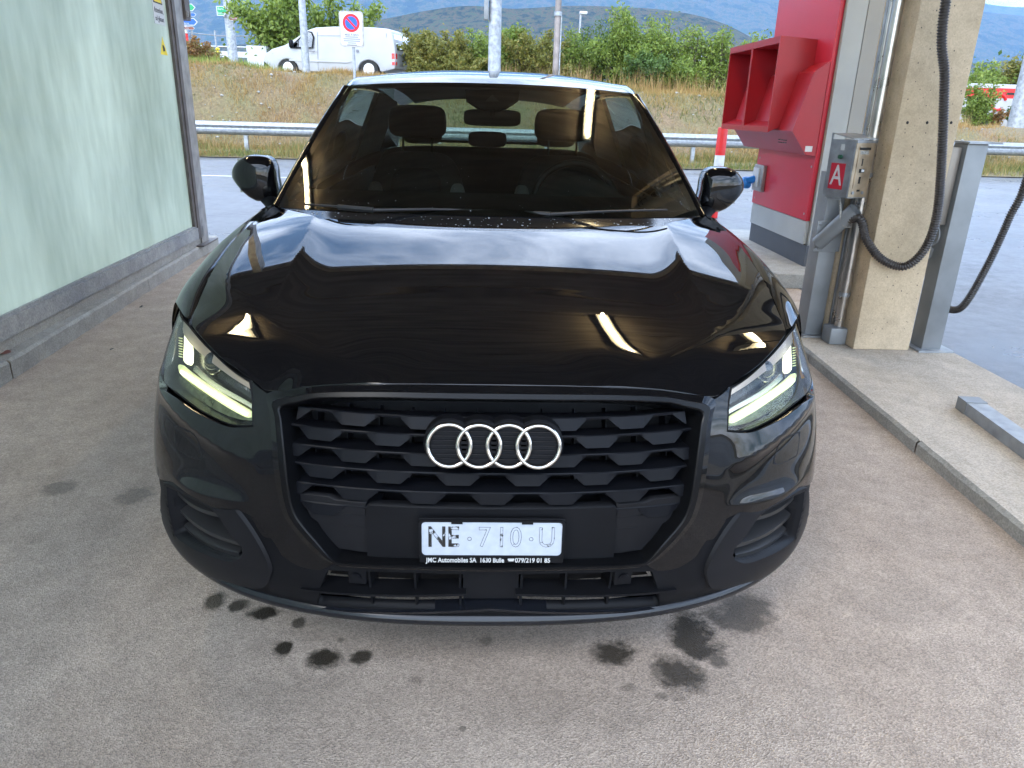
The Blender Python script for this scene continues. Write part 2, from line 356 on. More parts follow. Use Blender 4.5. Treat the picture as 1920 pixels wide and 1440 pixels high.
# ================================================================== SETTING
def ground_mat(name, c1, c2, spots=None, wet=0., agg=260., rough=.8, aggs=.75, bumps=.55):
    m = bpy.data.materials.new(name); m.use_nodes = True; t = m.node_tree; N = t.nodes; L = t.links; b = N['Principled BSDF']
    co = N.new('ShaderNodeTexCoord').outputs['Object']
    def noise(s, d=5, r=.55):
        n = N.new('ShaderNodeTexNoise'); n.inputs['Scale'].default_value = s; n.inputs['Detail'].default_value = d; n.inputs['Roughness'].default_value = r; L.new(co, n.inputs[0]); return n
    def ramp(src, a, b_, lo=0., hi=1.):
        r = N.new('ShaderNodeMapRange'); r.inputs[1].default_value = a; r.inputs[2].default_value = b_; r.inputs[3].default_value = lo; r.inputs[4].default_value = hi; L.new(src, r.inputs[0]); return r.outputs[0]
    def mixc(f, a, b_, mode='MIX'):
        x = N.new('ShaderNodeMix'); x.data_type = 'RGBA'; x.blend_type = mode
        for k, v in ((0, f), (6, a), (7, b_)):
            if isinstance(v, (int, float)): x.inputs[k].default_value = v if k == 0 else (v, v, v, 1)
            elif isinstance(v, tuple): x.inputs[k].default_value = (*v, 1)
            else: L.new(v, x.inputs[k])
        return x.outputs[2]
    def math_(op, a, b_=None, cl=False):
        x = N.new('ShaderNodeMath'); x.operation = op; x.use_clamp = cl
        for k, v in ((0, a), (1, b_)):
            if v is None: continue
            if isinstance(v, (int, float)): x.inputs[k].default_value = v
            else: L.new(v, x.inputs[k])
        return x.outputs[0]
    big = noise(1.1, 6); mid = noise(9, 6, .65); vo = N.new('ShaderNodeTexVoronoi'); vo.inputs['Scale'].default_value = agg; L.new(co, vo.inputs[0])
    col = mixc(ramp(big.outputs[0], .35, .65), c1, c2)
    col = mixc(ramp(mid.outputs[0], .3, .7, 0, .55), col, tuple(x*.62 for x in c1))
    sep = N.new('ShaderNodeSeparateColor'); L.new(vo.outputs['Color'], sep.inputs[0])
    gr = ramp(sep.outputs[0], 0, 1, .55, 1.5); g3 = N.new('ShaderNodeCombineColor')
    for k in range(3): L.new(gr, g3.inputs[k])
    col = mixc(aggs, col, g3.outputs[0], 'MULTIPLY')
    rg = ramp(mid.outputs[0], .3, .7, rough, min(1, rough+.12))
    if wet:
        w = noise(.55, 7, .6); wm = ramp(w.outputs[0], .42, .62, 0, wet)
        col = mixc(wm, col, tuple(x*.6 for x in c1)); rg = mixc(wm, rg, .24)
    if spots:
        dn = noise(30, 5, .7); dn2 = noise(7, 3); acc = None
        sx = N.new('ShaderNodeSeparateXYZ'); L.new(co, sx.inputs[0])
        for (x, y, rx, ry, s) in spots:
            dx = math_('DIVIDE', math_('SUBTRACT', sx.outputs[0], x), rx); dy = math_('DIVIDE', math_('SUBTRACT', sx.outputs[1], y), ry)
            d = math_('SQRT', math_('ADD', math_('MULTIPLY', dx, dx), math_('MULTIPLY', dy, dy)))
            d = math_('ADD', d, math_('MULTIPLY', math_('SUBTRACT', dn.outputs[0], .5), 1.4)); d = math_('ADD', d, math_('MULTIPLY', math_('SUBTRACT', dn2.outputs[0], .5), 1.6))
            v = math_('MULTIPLY', ramp(d, .62, 1.12, 1, 0), s); acc = v if acc is None else math_('MAXIMUM', acc, v)
        col = mixc(acc, col, (.036, .029, .021)); rg = mixc(acc, rg, .42)
    L.new(col, b.inputs['Base Color']); L.new(rg, b.inputs['Roughness'])
    bu = N.new('ShaderNodeBump'); bu.inputs['Strength'].default_value = bumps; bu.inputs['Distance'].default_value = .004
    hh = math_('ADD', vo.outputs['Distance'], math_('MULTIPLY', mid.outputs[0], .6)); L.new(hh, bu.inputs['Height']); L.new(bu.outputs[0], b.inputs['Normal'])
    return m
SP = []
for px, py, rx, ry, s in [(402, 1128, 22, 16, .9), (497, 1150, 30, 16, 1), (533, 1216, 18, 13, 1), (605, 1232, 34, 24, 1), (680, 1230, 22, 13, .95), (912, 1202, 20, 13, .6), (1146, 1222, 42, 28, .95),
                          (1300, 1195, 52, 45, .95), (1272, 1262, 52, 42, .9), (1392, 1150, 70, 42, .75), (105, 915, 34, 14, .55), (255, 930, 36, 20, .5), (1180, 1290, 16, 8, .4), (780, 1275, 16, 8, .3), (560, 1168, 14, 9, .8), (868, 1366, 9, 6, .6), (520, 1300, 150, 40, .13), (1050, 1330, 190, 50, .12), (180, 1010, 130, 60, .12), (1640, 1120, 120, 60, .10), (860, 1195, 330, 45, .16), (1500, 1000, 60, 70, .12), (1345, 1240, 20, 14, .7), (1240, 1305, 14, 8, .5), (450, 1135, 20, 12, .9), (640, 1200, 10, 7, .6)]:
    p = atZ(px, py, 0); a = atZ(px+rx, py, 0); b = atZ(px, py+ry, 0); SP.append((p[0], p[1], abs(a[0]-p[0]), abs(b[1]-p[1])*1.05, s))
bay_floor = ground_mat('bay asphalt', (.375, .298, .236), (.48, .395, .322), SP, agg=260, aggs=.62, bumps=.6)
road_mat = ground_mat('wet asphalt road', (.13, .132, .14), (.18, .182, .19), wet=.85, agg=180, rough=.42, aggs=.45, bumps=.3)
conc = ground_mat('cast concrete', (.50, .385, .245), (.58, .46, .32), agg=150, rough=.7, aggs=.18, bumps=.15)
kerbc = ground_mat('weathered kerb concrete', (.30, .29, .265), (.42, .41, .37), agg=160, rough=.75, aggs=.35)
islandm = ground_mat('island screed', (.46, .395, .315), (.57, .50, .415), agg=170, rough=.72, aggs=.4)
dirtm = ground_mat('dry bank soil', (.18, .125, .07), (.14, .13, .055), agg=22, rough=.9, aggs=.5)
def add_struct(name, V, F, m, **k): return add(name, V, F, m, None, kind='structure', **k)

# ground and roads
mb = MB()
def xyquad(x0, x1, y0, y1, z, n=1): return [(x0, y0, z), (x1, y0, z), (x1, y1, z), (x0, y1, z)]
add_struct('ground', xyquad(-9000, 9000, -600, 12000, -.06), [(0, 1, 2, 3)], dirtm, smooth=False)
add_struct('road', [(-70, -14, -.004), (70, -14, -.004), (70, 18.7, -.004), (-70, 18.5, -.004)], [(0, 1, 2, 3)], road_mat, smooth=False)
add_struct('bay_floor', [(-2.6, -9, 0), (2.6, -9, 0), (2.6, 6.05, 0), (-2.62, 6.05, 0)], [(0, 1, 2, 3)], bay_floor, smooth=False)
mk = MB(); a = atZ(380, 329, 0)[1]
mk.addm([(-14, a-.05, .0), (-1, a-.05, .0), (-1, a+.07, .0), (-14, a+.07, .0)], [(0, 1, 2, 3)])
mk.add('road_line', whitep, None, kind='structure', smooth=False)

# island on the right with kerb: laid out first with a 13 cm kerb, the photo gives 6 cm, so it and everything on it is scaled up about the camera
ISL_CAM_K = (CAM[2]-.06)/(CAM[2]-.13); ISL = [False]
def isl_cam_scale(V):
    return CAM+(np.asarray(V, float)-CAM)*ISL_CAM_K
ISL[0] = True
ki = MB(); I0 = atZ(1920, 990, .13); I1 = atZ(1518, 660, .13); sl = (I1[0]-I0[0])/(I1[1]-I0[1])
def ix(y): return I0[0]+sl*(y-I0[1])
top = [(ix(-8), -8), (2.585, -8), (2.61, 3.6), (ix(3.6), 3.6)]
segs = []
E0 = MB()
ys = np.linspace(-8, 3.6, 11)
for i in range(10):
    y0, y1 = ys[i], ys[i+1]-.006
    E0.prism([(ix(y0), y0, 0), (ix(y1), y1, 0), (ix(y1), y1, .118), (ix(y0), y0, .118)], (.02, 0, 0))
    jit = .003*RNG.standard_normal(4)
    E0.addm([(ix(y0)+jit[0], y0, .118), (ix(y1)+jit[1], y1, .118), (ix(y1)+.014, y1, .131), (ix(y0)+.014, y0, .131)], [(0, 3, 2, 1)])
isl = add_struct('island', [(ix(-8)+.012, -8, .128), (2.585, -8, .128), (2.61, 3.6, .128), (ix(3.6)+.012, 3.6, .128), (ix(-8)+.012, -8, 0), (2.585, -8, 0), (2.61, 3.6, 0), (ix(3.6)+.012, 3.6, 0)],
           [(0, 1, 2, 3), (1, 5, 6, 2), (2, 6, 7, 3), (0, 4, 5, 1)], islandm, smooth=False)
ORG[isl.name] = np.zeros(3)
for i in range(10):
    y0, y1 = ys[i], ys[i+1]-.008; j = .0025*RNG.standard_normal(6)
    m_ = MB(); xa, xb = ix(y0), ix(y1); n = 14; V = []; F = []
    for k in range(n):
        t = k/(n-1); y = y0+(y1-y0)*t; x = xa+(xb-xa)*t; w = .0035*(random.random()-.5)
        V += [(x+w, y, .070), (x+w*.6, y, .117+.005*(random.random()-.5)), (x+.014+w, y, .1305), (x+.11, y, .1305)]
    for k in range(n-1):
        for q in range(2): F.append((k*4+q, k*4+q+4, k*4+q+5, k*4+q+1))
    m_.addm(V, F); m_.add('kerb_stone', kerbc, isl, sharp=30)
ISL[0] = False
# far plinth kerb of kiosk
kk = MB(); p0 = atZ(1408, 480, 0)
kk.box(2.40, 3.40, 4.60, 7.1, 0, .12, bev=.01); kk.add('kiosk_kerb', kerbc, None, kind='structure')

# ---------------- left glass wall in its own frame
def wl(t, lat, z): return (-2.35-.046*t-lat, t, z)     # t = along Y, lat = outward
WY0, WY1 = -4.5, 5.56
def wbox(mb, t0, t1, l0, l1, z0, z1):
    V = [wl(t, l, z) for t in (t0, t1) for l in (l0, l1) for z in (z0, z1)]
    return mb.addm(V, [(0, 1, 3, 2), (4, 6, 7, 5), (0, 4, 5, 1), (2, 3, 7, 6), (0, 2, 6, 4), (1, 5, 7, 3)])
k0, k1 = atZ(0, 727, 0), atZ(390, 475, 0); ks = (k1[0]-k0[0])/(k1[1]-k0[1])
def kx(y): return k0[0]+ks*(y-k0[1])
kerbL = add_struct('wall_footing', [(kx(WY0)-.05, WY0, .100), (kx(6.0)-.05, 6.0, .098), wl(6.0, .5, .098), wl(WY0, .5, .098)], [(0, 1, 2, 3)], kerbc, smooth=False); ORG[kerbL.name] = np.array(kerbL.location)
yy = np.linspace(WY0, 6.02, 12)
for i in range(11):
    y0, y1 = yy[i], yy[i+1]-.007; V = []; F = []; n = 14
    for k in range(n):
        t = k/(n-1); y = y0+(y1-y0)*t; x = kx(y); w = .006*(random.random()-.5)
        V += [(x+w, y, 0), (x+w, y, .088+.008*(random.random()-.5)), (x-.014+w, y, .101), (x-.13, y, .101)]
    for k in range(n-1):
        for q in range(3): F.append((k*4+q, k*4+q+1, k*4+q+5, k*4+q+4))
    add('kerb_stone', V, F, kerbc, kerbL, sharp=30)
wbox(MB(), 0, 1, 0, 1, 0, 1)
gw = thing('glass_partition', (-2.5, 3, .1), 'frosted green glass partition wall in a weathered metal frame along the left side of the wash bay', 'glass wall')
m_ = wbox(MB(), WY0, 5.62, .015, .30, .095, .165); m_.add('plinth', kerbc, gw, smooth=False)
m_ = wbox(MB(), WY0, 5.60, .0, .08, .167, .262); wbox(m_, WY0, 5.60, .012, .06, .262, .280)
rail_m = ground_mat('limescaled metal sill', (.20, .215, .235), (.46, .46, .44), agg=90, rough=.45, aggs=.3)
m_.add('bottom_rail', rail_m, gw, smooth=False)
# frosted glass
fg = bpy.data.materials.new('frosted glass'); fg.use_nodes = True; t = fg.node_tree; b = t.nodes['Principled BSDF']
b.inputs['Base Color'].default_value = (.60, .74, .65, 1); b.inputs['Roughness'].default_value = .35
tl = t.nodes.new('ShaderNodeBsdfTranslucent'); tl.inputs[0].default_value = (.72, .86, .77, 1); ms = t.nodes.new('ShaderNodeMixShader'); ms.inputs[0].default_value = .62
co = t.nodes.new('ShaderNodeTexCoord'); n1 = t.nodes.new('ShaderNodeTexNoise'); n1.inputs['Scale'].default_value = 1.3; n1.inputs['Detail'].default_value = 4
mpn = t.nodes.new('ShaderNodeMapping'); mpn.inputs['Scale'].default_value = (1, 1.2, .45); t.links.new(co.outputs['Object'], mpn.inputs[0]); t.links.new(mpn.outputs[0], n1.inputs[0])
n2 = t.nodes.new('ShaderNodeTexNoise'); n2.inputs['Scale'].default_value = 14; n2.inputs['Detail'].default_value = 6; mp2 = t.nodes.new('ShaderNodeMapping'); mp2.inputs['Scale'].default_value = (1, 1, .25); t.links.new(co.outputs['Object'], mp2.inputs[0]); t.links.new(mp2.outputs[0], n2.inputs[0])
ad = t.nodes.new('ShaderNodeMath'); ad.operation = 'MULTIPLY_ADD'; ad.inputs[1].default_value = .40; t.links.new(n2.outputs[0], ad.inputs[0]); t.links.new(n1.outputs[0], ad.inputs[2])
rp = t.nodes.new('ShaderNodeValToRGB'); rp.color_ramp.elements[0].position = .45; rp.color_ramp.elements[0].color = (.39, .45, .37, 1); rp.color_ramp.elements[1].position = 1.0; rp.color_ramp.elements[1].color = (.70, .76, .66, 1)
t.links.new(ad.outputs[0], rp.inputs[0]); t.links.new(rp.outputs[0], b.inputs['Base Color']); t.links.new(rp.outputs[0], tl.inputs[0])
t.links.new(b.outputs[0], ms.inputs[1]); t.links.new(tl.outputs[0], ms.inputs[2]); trn = t.nodes.new('ShaderNodeBsdfTransparent'); ms2 = t.nodes.new('ShaderNodeMixShader'); ms2.inputs[0].default_value = .15; t.links.new(ms.outputs[0], ms2.inputs[1]); t.links.new(trn.outputs[0], ms2.inputs[2]); t.links.new(ms2.outputs[0], t.nodes['Material Output'].inputs[0]); b.inputs['Specular IOR Level'].default_value = .6
m_ = wbox(MB(), WY0, 5.44, .030, .038, .276, 2.9); m_.add('glass_pane', fg, gw, smooth=False)
m_ = wbox(MB(), 5.40, 5.455, .006, .05, .278, 2.95); wbox(m_, 5.515, 5.53, .0, .05, .165, 2.95); m_.add('inner_channel', aludark, gw, smooth=False)
m_ = wbox(MB(), 5.455, 5.515, -.002, .06, .165, 2.95); m_.add('mullion', aludark, gw, smooth=False)
m_ = wbox(MB(), 5.53, 5.72, .0, .10, .10, 3.98); m_.add('end_post', alu, gw, smooth=False)
m_ = wbox(MB(), 5.40, 5.84, -.05, .17, .0995, .112); m_.add('post_foot', aludark, gw, smooth=False)
m_ = wbox(MB(), WY0, 5.53, .0, .06, 2.95, 3.05); m_.add('top_rail', alu, gw, smooth=False)
# bracket box at the top of the post
jb = wbox(MB(), 5.73, 5.86, -.02, .06, 1.985, 2.45); o = jb.add('bracket_box', aludark, None, smooth=False, label='brown metal bracket box fixed to the outer face of the glass wall end post', cat='bracket')
for kz in (2.01,):
    for kt in (5.76, 5.82): q_ = wbox(MB(), kt-.012, kt+.012, -.032, -.02, kz, kz+.045); q_.add('bolt', alu, o, smooth=False)
# stickers
def wallM(t, z, sc=1): return frame_matrix(wl(t, .0285, z), (.046, -1, 0), (0, 0, 1))
def sticker(px0, px1, zt, zb, t0, t1, m): pass
tA0, tA1 = 5.10, 5.335
st = wbox(MB(), tA0, tA1, .0275, .030, 1.895, 2.26).add('warning_sticker', stickw, None, smooth=False, label='white slippery floor notice with yellow triangle near the top of the glass wall', cat='sticker')
tc_ = (tA0+tA1)/2
def tri_pts(t, z, w, h, lat): return [wl(t-w/2, lat, z), wl(t+w/2, lat, z), wl(t, lat, z+h)]
MB().prism(tri_pts(tc_, 2.045, .20, .18, .0265), (-.001, 0, 0)).add('triangle_border', inkb, st, smooth=False)
MB().prism(tri_pts(tc_, 2.055, .165, .15, .0255), (-.001, 0, 0)).add('triangle', sticky, st, smooth=False)
mfig = MB(); z0 = 2.08; mfig.prism([wl(tc_-.02, .0245, z0), wl(tc_+.03, .0245, z0+.005), wl(tc_+.01, .0245, z0+.03), wl(tc_-.01, .0245, z0+.06), wl(tc_-.025, .0245, z0+.05)], (-.001, 0, 0)); mfig.add('pictogram', inkb, st, smooth=False)
text_obj('lettering', 'Attention,', .056, inkb, frame_matrix(wl(tc_, .027, 1.995), (-.046, 1, 0), (0, 0, 1)), st, sx=.85)
text_obj('lettering', 'sol glissant', .053, inkb, frame_matrix(wl(tc_, .027, 1.935), (-.046, 1, 0), (0, 0, 1)), st, sx=.80)
s2 = MB().prism(tri_pts(5.225, 1.675, .155, .135, .0275), (-.0015, 0, 0)).add('warning_triangle', sticky, None, smooth=False, label='small yellow triangular warning sticker below the white notice on the glass wall', cat='sticker')
hm = MB(); hm.prism([wl(5.21, .025, 1.70), wl(5.25, .025, 1.705), wl(5.245, .025, 1.73), wl(5.225, .025, 1.745), wl(5.205, .025, 1.75)], (-.001, 0, 0)); hm.add('pictogram', inkb, s2, smooth=False)
# dead leaf and little litter
for px, py, r in [(10, 662, .02), (265, 576, .012), (210, 656, .01)]:
    p = atZ(px, py, .102 if px < 50 else .003); lf = MB(); n = 7
    V = [(p[0], p[1], p[2]+.004)]+[(p[0]+r*(1+.4*random.random())*cos(2*pi*k/n), p[1]+r*1.6*sin(2*pi*k/n), p[2]+.002+.008*random.random()) for k in range(n)]
    lf.addm(V, [(0, 1+k, 1+(k+1) % n) for k in range(n)]); 
    lf.add('dead_leaf', MATS['sign brown'] if px < 50 else inkb, None, smooth=False, label={10: 'curled brown dead leaf on the ledge under the glass wall', 265: 'dark scrap lying on the asphalt close to the left kerb', 210: 'tiny dark twig on the asphalt farther out from the left kerb'}[px], cat='litter')

# ---------------- canopy over the bay (seen in the reflections)
board = bpy.data.materials.new('board marked concrete ceiling'); board.use_nodes = True; t = board.node_tree; b = t.nodes['Principled BSDF']; b.inputs['Roughness'].default_value = .85
co = t.nodes.new('ShaderNodeTexCoord'); w = t.nodes.new('ShaderNodeTexNoise'); mpn = t.nodes.new('ShaderNodeMapping'); mpn.inputs['Scale'].default_value = (.8, 7, 1); w.inputs['Scale'].default_value = 1.6; w.inputs['Detail'].default_value = 6
t.links.new(co.outputs['Object'], mpn.inputs[0]); t.links.new(mpn.outputs[0], w.inputs[0]); rp = t.nodes.new('ShaderNodeValToRGB')
rp.color_ramp.elements[0].position = .35; rp.color_ramp.elements[0].color = (.12, .095, .07, 1); rp.color_ramp.elements[1].position = .65; rp.color_ramp.elements[1].color = (.24, .20, .155, 1)
t.links.new(w.outputs[0], rp.inputs[0]); t.links.new(rp.outputs[0], b.inputs['Base Color'])
CZ, CY1 = 4.3, 6.02
cp = thing('canopy', (0, 0, CZ), 'board marked concrete canopy roof over the wash bay, resting on the pillar', 'canopy')
MB().box(-4.6, 5.2, -2.6, CY1, CZ+.012, CZ+.35).add('slab', board, cp, smooth=False)
yb = CY1-.002; k = 0
while yb > -2.3:
    d = .42; z = CZ+.004*(k % 3); MB().box(-4.59, 5.19, yb-d+.012, yb, z, CZ+.0135).add('ceiling_board', board, cp, smooth=False); yb -= d; k += 1
MB().box(-4.62, 5.22, CY1, CY1+.05, CZ-.06, CZ+.38).add('fascia', alu, cp, smooth=False)
# two lit tube fittings along the bay
for (lx, ly0, ly1, lab) in [(1.28, 3.6, 5.1, 'lit fluorescent tube fitting on the bay ceiling, on the kiosk side'), (-3.0, 2.9, 4.4, 'lit fluorescent tube fitting on the bay ceiling, on the glass wall side'), (3.3, 2.6, 4.1, 'lit fluorescent tube fitting over the wet asphalt beyond the island')]:
    L_ = thing('ceiling_lamp', (lx, (ly0+ly1)/2, CZ), lab, 'lamp', 'tube lamps under the canopy')
    MB().box(lx-.07, lx+.07, ly0-.03, ly1+.03, CZ-.05, CZ-.001, bev=.008).add('housing', fixture, L_)
    MB().tube([(lx, ly0, CZ-.085), (lx, ly1, CZ-.085)], .021, 12).add('tube', tubem, L_)

# ================================================================== RIGHT SIDE: pillar, posts, kiosk
ISL[0] = True; CZ_ = CZ; CZ = (CZ-CAM[2])/ISL_CAM_K+CAM[2]
X0, X1, PY0, PY1 = 2.045, 2.365, 2.50, 2.86
pil = MB().box(X0, X1, PY0, PY1, .128, CZ, bev=.012).add('concrete_pillar', conc, None, label='tall cast concrete pillar standing on the island beside the pay box', cat='pillar')
V = []
hm = MB()
for px, py in [(1702, 230), (1739, 230), (1784, 230)]:
    p = atY(px, py, PY0-.002); hm.sphere((p[0], p[1]+.004, p[2]), .008, .006, .008, 10, 6)
for k in range(150):
    x = X0+.02+random.random()*(X1-X0-.04); z = .2+random.random()*2.2; r = .0015+.0025*random.random(); hm.sphere((x, PY0+.0005, z), r, .001, r*1.2, 7, 4)
    y = PY0+.03+random.random()*(PY1-PY0-.05); z = .2+random.random()*2.2; hm.sphere((X0+.0005, y, z), .001, r, r, 7, 4)
hm.add('air_holes', inkb, pil, kind='stuff')
# conduits on the pillar side
pp = thing('conduit', (X0-.05, 2.7, .128), 'thick stainless conduit running up the pillar side from a junction box on the island', 'pipe')
MB().tube([(X0-.035, 2.64, .21), (X0-.035, 2.64, 3.9)], .026, 16).add('pipe', stainless, pp)
for z in (.40, 1.05, 1.9): MB().tube([(X0-.035, 2.64, z), (X0-.035, 2.64, z+.022)], .031, 16).add('clamp', galv, pp)
MB().box(X0-.10, X0-.002, 2.585, 2.70, .128, .225, bev=.012).add('junction_box', postgrey, pp)
pp2 = thing('conduit', (X0-.05, 2.76, .128), 'thinner stainless conduit running up the pillar behind the thick one', 'pipe')
MB().tube([(X0-.022, 2.735, .13), (X0-.022, 2.735, 3.9)], .0135, 12).add('pipe', stainless, pp2)
MB().tube([(X0-.022, 2.775, .13), (X0-.022, 2.775, 3.9)], .009, 10).add('pipe', galv, pp2)
pp3 = MB().tube([(X0-.02, 2.82, .13), (X0-.02, 2.82, .95)], .028, 14).add('stub_pipe', conc, None, label='short pale pipe stub standing behind the conduits at the pillar foot', cat='pipe')

# post 1 with pay box and nozzle tube
p1 = thing('hose_post', (1.93, 2.8, .128), 'grey steel post left of the pillar carrying the pay box and the angled tube', 'post')
MB().box(1.875, 1.975, 2.76, 2.90, .128, 1.06, bev=.006).add('post', postgrey, p1)
MB().box(1.85, 2.0, 2.72, 2.93, .1285, .138).add('base_plate', postgrey, p1, smooth=False)
T0 = np.array([1.875, 2.715, .715]); T1 = atY(1604, 393, 2.60); d = (T1-T0)/np.linalg.norm(T1-T0)
ft = MB().box(1.835, 1.985, 2.742, 2.7585, .63, .80, bev=.003).add('flange', postgrey, p1)
for bx, bz in ((1.85, .645), (1.97, .645), (1.85, .785), (1.97, .785)): MB().sphere((bx, 2.740, bz), .009, .006, .009, 8, 5).add('bolt', galv, ft)
tb = MB(); tb.tube([T0+d*-.05, T1], .040, 24, caps=False); tb.tube([T1, T0+d*.05], .036, 24, caps=False); 
V = []
tb.add('nozzle_tube', postgrey, p1)
MB().tube(catmull([(1.895, 2.66, .935), (1.90, 2.64, .88), (1.905, 2.62, .82), (1.93, 2.62, .79), (1.97, 2.64, .785)], 6), .006, 8).add('cable', kerbc, p1)
# pay box
PB = thing('pay_box', (1.90, 2.68, .95), 'steel coin pay box with a red letter A plate, mounted on the grey post', 'pay box')
b0 = atY(1568, 372, 2.56); zt, zb = 1.235, .945
A_ = np.array([1.815, 2.70]); B_ = np.array([1.878, 2.545]); C_ = np.array([2.005, 2.60]); D_ = np.array([1.95, 2.76])
def solid(pts, z0, z1): return MB().prism([(p[0], p[1], z0) for p in pts], (0, 0, z1-z0))
solid([A_, B_, C_, D_], zb, zt).add('case', galv, PB, smooth=False)
# coin face plate (B-C face)
fd = np.array([C_[0]-B_[0], C_[1]-B_[1], 0]); fl = np.linalg.norm(fd); fx = fd/fl; fn = np.array([fx[1], -fx[0], 0])
def onface(O, ex, en, a, z, off=0): return np.array([O[0], O[1], 0])+ex*a+np.array([0, 0, z])+en*off
def facebox(mb, O, ex, en, a0, a1, z0, z1, o0, o1):
    V = [onface(O, ex, en, a, z, o) for a in (a0, a1) for o in (o0, o1) for z in (z0, z1)]
    return mb.addm(V, [(0, 1, 3, 2), (4, 6, 7, 5), (0, 4, 5, 1), (2, 3, 7, 6), (0, 2, 6, 4), (1, 5, 7, 3)])
brass = mat('worn brushed steel face', (.50, .41, .30), .36, .75, var=.18, scale=14)
facebox(MB(), B_, fx, fn, .003, fl-.002, zb+.005, zt-.012, .0, .003).add('face_plate', brass, PB, smooth=False)
facebox(MB(), B_, fx, fn, -.003, fl+.004, zt-.012, zt+.001, -.01, .010).add('front_lip', galv, PB, smooth=False)
fp = facebox(MB(), B_, fx, fn, .024, .104, zb+.05, zt-.028, .003, .0065).add('slot_plate', brass, PB, smooth=False)
facebox(MB(), B_, fx, fn, .026, .102, zt-.046, zt-.034, .0065, .010).add('slot_guard', inkb, fp, smooth=False)
facebox(MB(), B_, fx, fn, .056, .064, zb+.165, zb+.200, .0065, .0075).add('coin_slot', inkb, fp, smooth=False)
facebox(MB(), B_, fx, fn, .046, .084, zb+.130, zb+.150, .0065, .0075).add('display', inkb, fp, smooth=False)
facebox(MB(), B_, fx, fn, .062, .082, zb+.133, zb+.147, .0076, .0085).add('reset_button', stickw, fp, smooth=False)
facebox(MB(), B_, fx, fn, .054, .068, zb+.075, zb+.110, .0065, .0075).add('return_slot', inkb, fp, smooth=False)
facebox(MB(), B_, fx, fn, .034, .094, zt-.068, zt-.050, .0066, .0072).add('notice_strip', kerbc, fp, smooth=False)
for a in (.03, .10):
    c = onface(B_, fx, fn, a, zb+.028, .004); MB().tube([c, c+fn*.004], .0085, 14).add('lock', galv, PB)
facebox(MB(), B_, fx, fn, .060, .078, zb+.034, zb+.044, .003, .006).add('latch', inkb, PB, smooth=False)
# left face with A
gd = np.array([B_[0]-A_[0], B_[1]-A_[1], 0]); gl_ = np.linalg.norm(gd); gx = gd/gl_; gn = np.array([gx[1], -gx[0], 0])
facebox(MB(), A_, gx, gn, .003, gl_-.003, zb+.003, zt-.003, .0, .0025).add('side_plate', galv, PB, smooth=False)
ap = facebox(MB(), A_, gx, gn, .030, .126, zb+.040, zb+.172, .0025, .0035).add('letter_plate', red, PB, smooth=False)
text_obj('letter', 'A', .148, stickw, frame_matrix(onface(A_, gx, gn, .078, zb+.106, .0038), gx, (0, 0, 1)), ap, bold=.0008, sx=.78)
c = onface(A_, gx, gn, .085, zt-.085, .003); MB().tube([c, c+gn*.012], .011, 14).add('push_button', mat('green button', (.02, .09, .05), .4), PB)
tg = facebox(MB(), A_, gx, gn, .075, .098, zt-.052, zt-.022, .0025, .0035).add('tag', stickw, PB, smooth=False)
lid = MB(); lid.prism([(A_[0]+.0, A_[1]-.01, zt+.028), (A_[0]+.06, A_[1]-.13, zt+.004), (C_[0]-.0, C_[1]-.02, zt+.006), (D_[0]+.0, D_[1]-.03, zt+.030)], (0, 0, .004)); lid.add('lid', galv, PB, smooth=False)
facebox(MB(), A_, gx, gn, .0, .012, zt, zt+.032, -.002, .0025).add('lid_hinge', galv, PB, smooth=False)
facebox(MB(), A_, gx, gn, .03, .13, zb-.012, zb-.001, .0, .006).add('bottom_clip', galv, PB, smooth=False)

# hoses
def hose(name, pts, r, label, group):
    P = catmull(pts, 40); L = [0]
    for i in range(1, len(P)): L.append(L[-1]+np.linalg.norm(P[i]-P[i-1]))
    pitch = .0125; n = int(L[-1]/pitch*4); Q = []; R_ = []
    Pa = np.array(P); La = np.array(L)
    for i in range(n+1):
        s = L[-1]*i/n; Q.append(np.array([np.interp(s, La, Pa[:, k]) for k in range(3)])); R_.append(r*(1.0 if i % 4 < 2 else .80))
    return MB().tube(Q, R_, 14).add(name, hosem, None, sharp=60, label=label, cat='hose', group=group)
hp = [(2.1, 2.34, 3.95), (2.09, 2.33, 2.9)]
for px, py, Y in [(1774, 0, 2.33), (1771, 150, 2.33), (1766, 290, 2.33), (1757, 400, 2.34), (1735, 465, 2.36), (1697, 499, 2.40), (1655, 487, 2.45), (1625, 450, 2.50), (1612, 410, 2.56)]: hp.append(tuple(atY(px, py, Y)))
hp.append(tuple(T1-d*.10))
hose('vacuum_hose', hp, .0235, 'black ribbed vacuum hose hanging in front of the pillar into the angled tube', 'vacuum hoses')
h2 = [(2.9, 2.5, 3.95), (2.80, 2.55, 2.4)]+[tuple(atY(px, py, Y)) for px, py, Y in [(1935, 300, 2.6), (1892, 410, 2.62), (1845, 510, 2.66), (1800, 578, 2.75), (1760, 566, 2.95), (1742, 520, 3.0), (1738, 470, 3.0)]]
hose('vacuum_hose', h2, .0215, 'black ribbed vacuum hose sagging behind the right post over the wet asphalt', 'vacuum hoses')

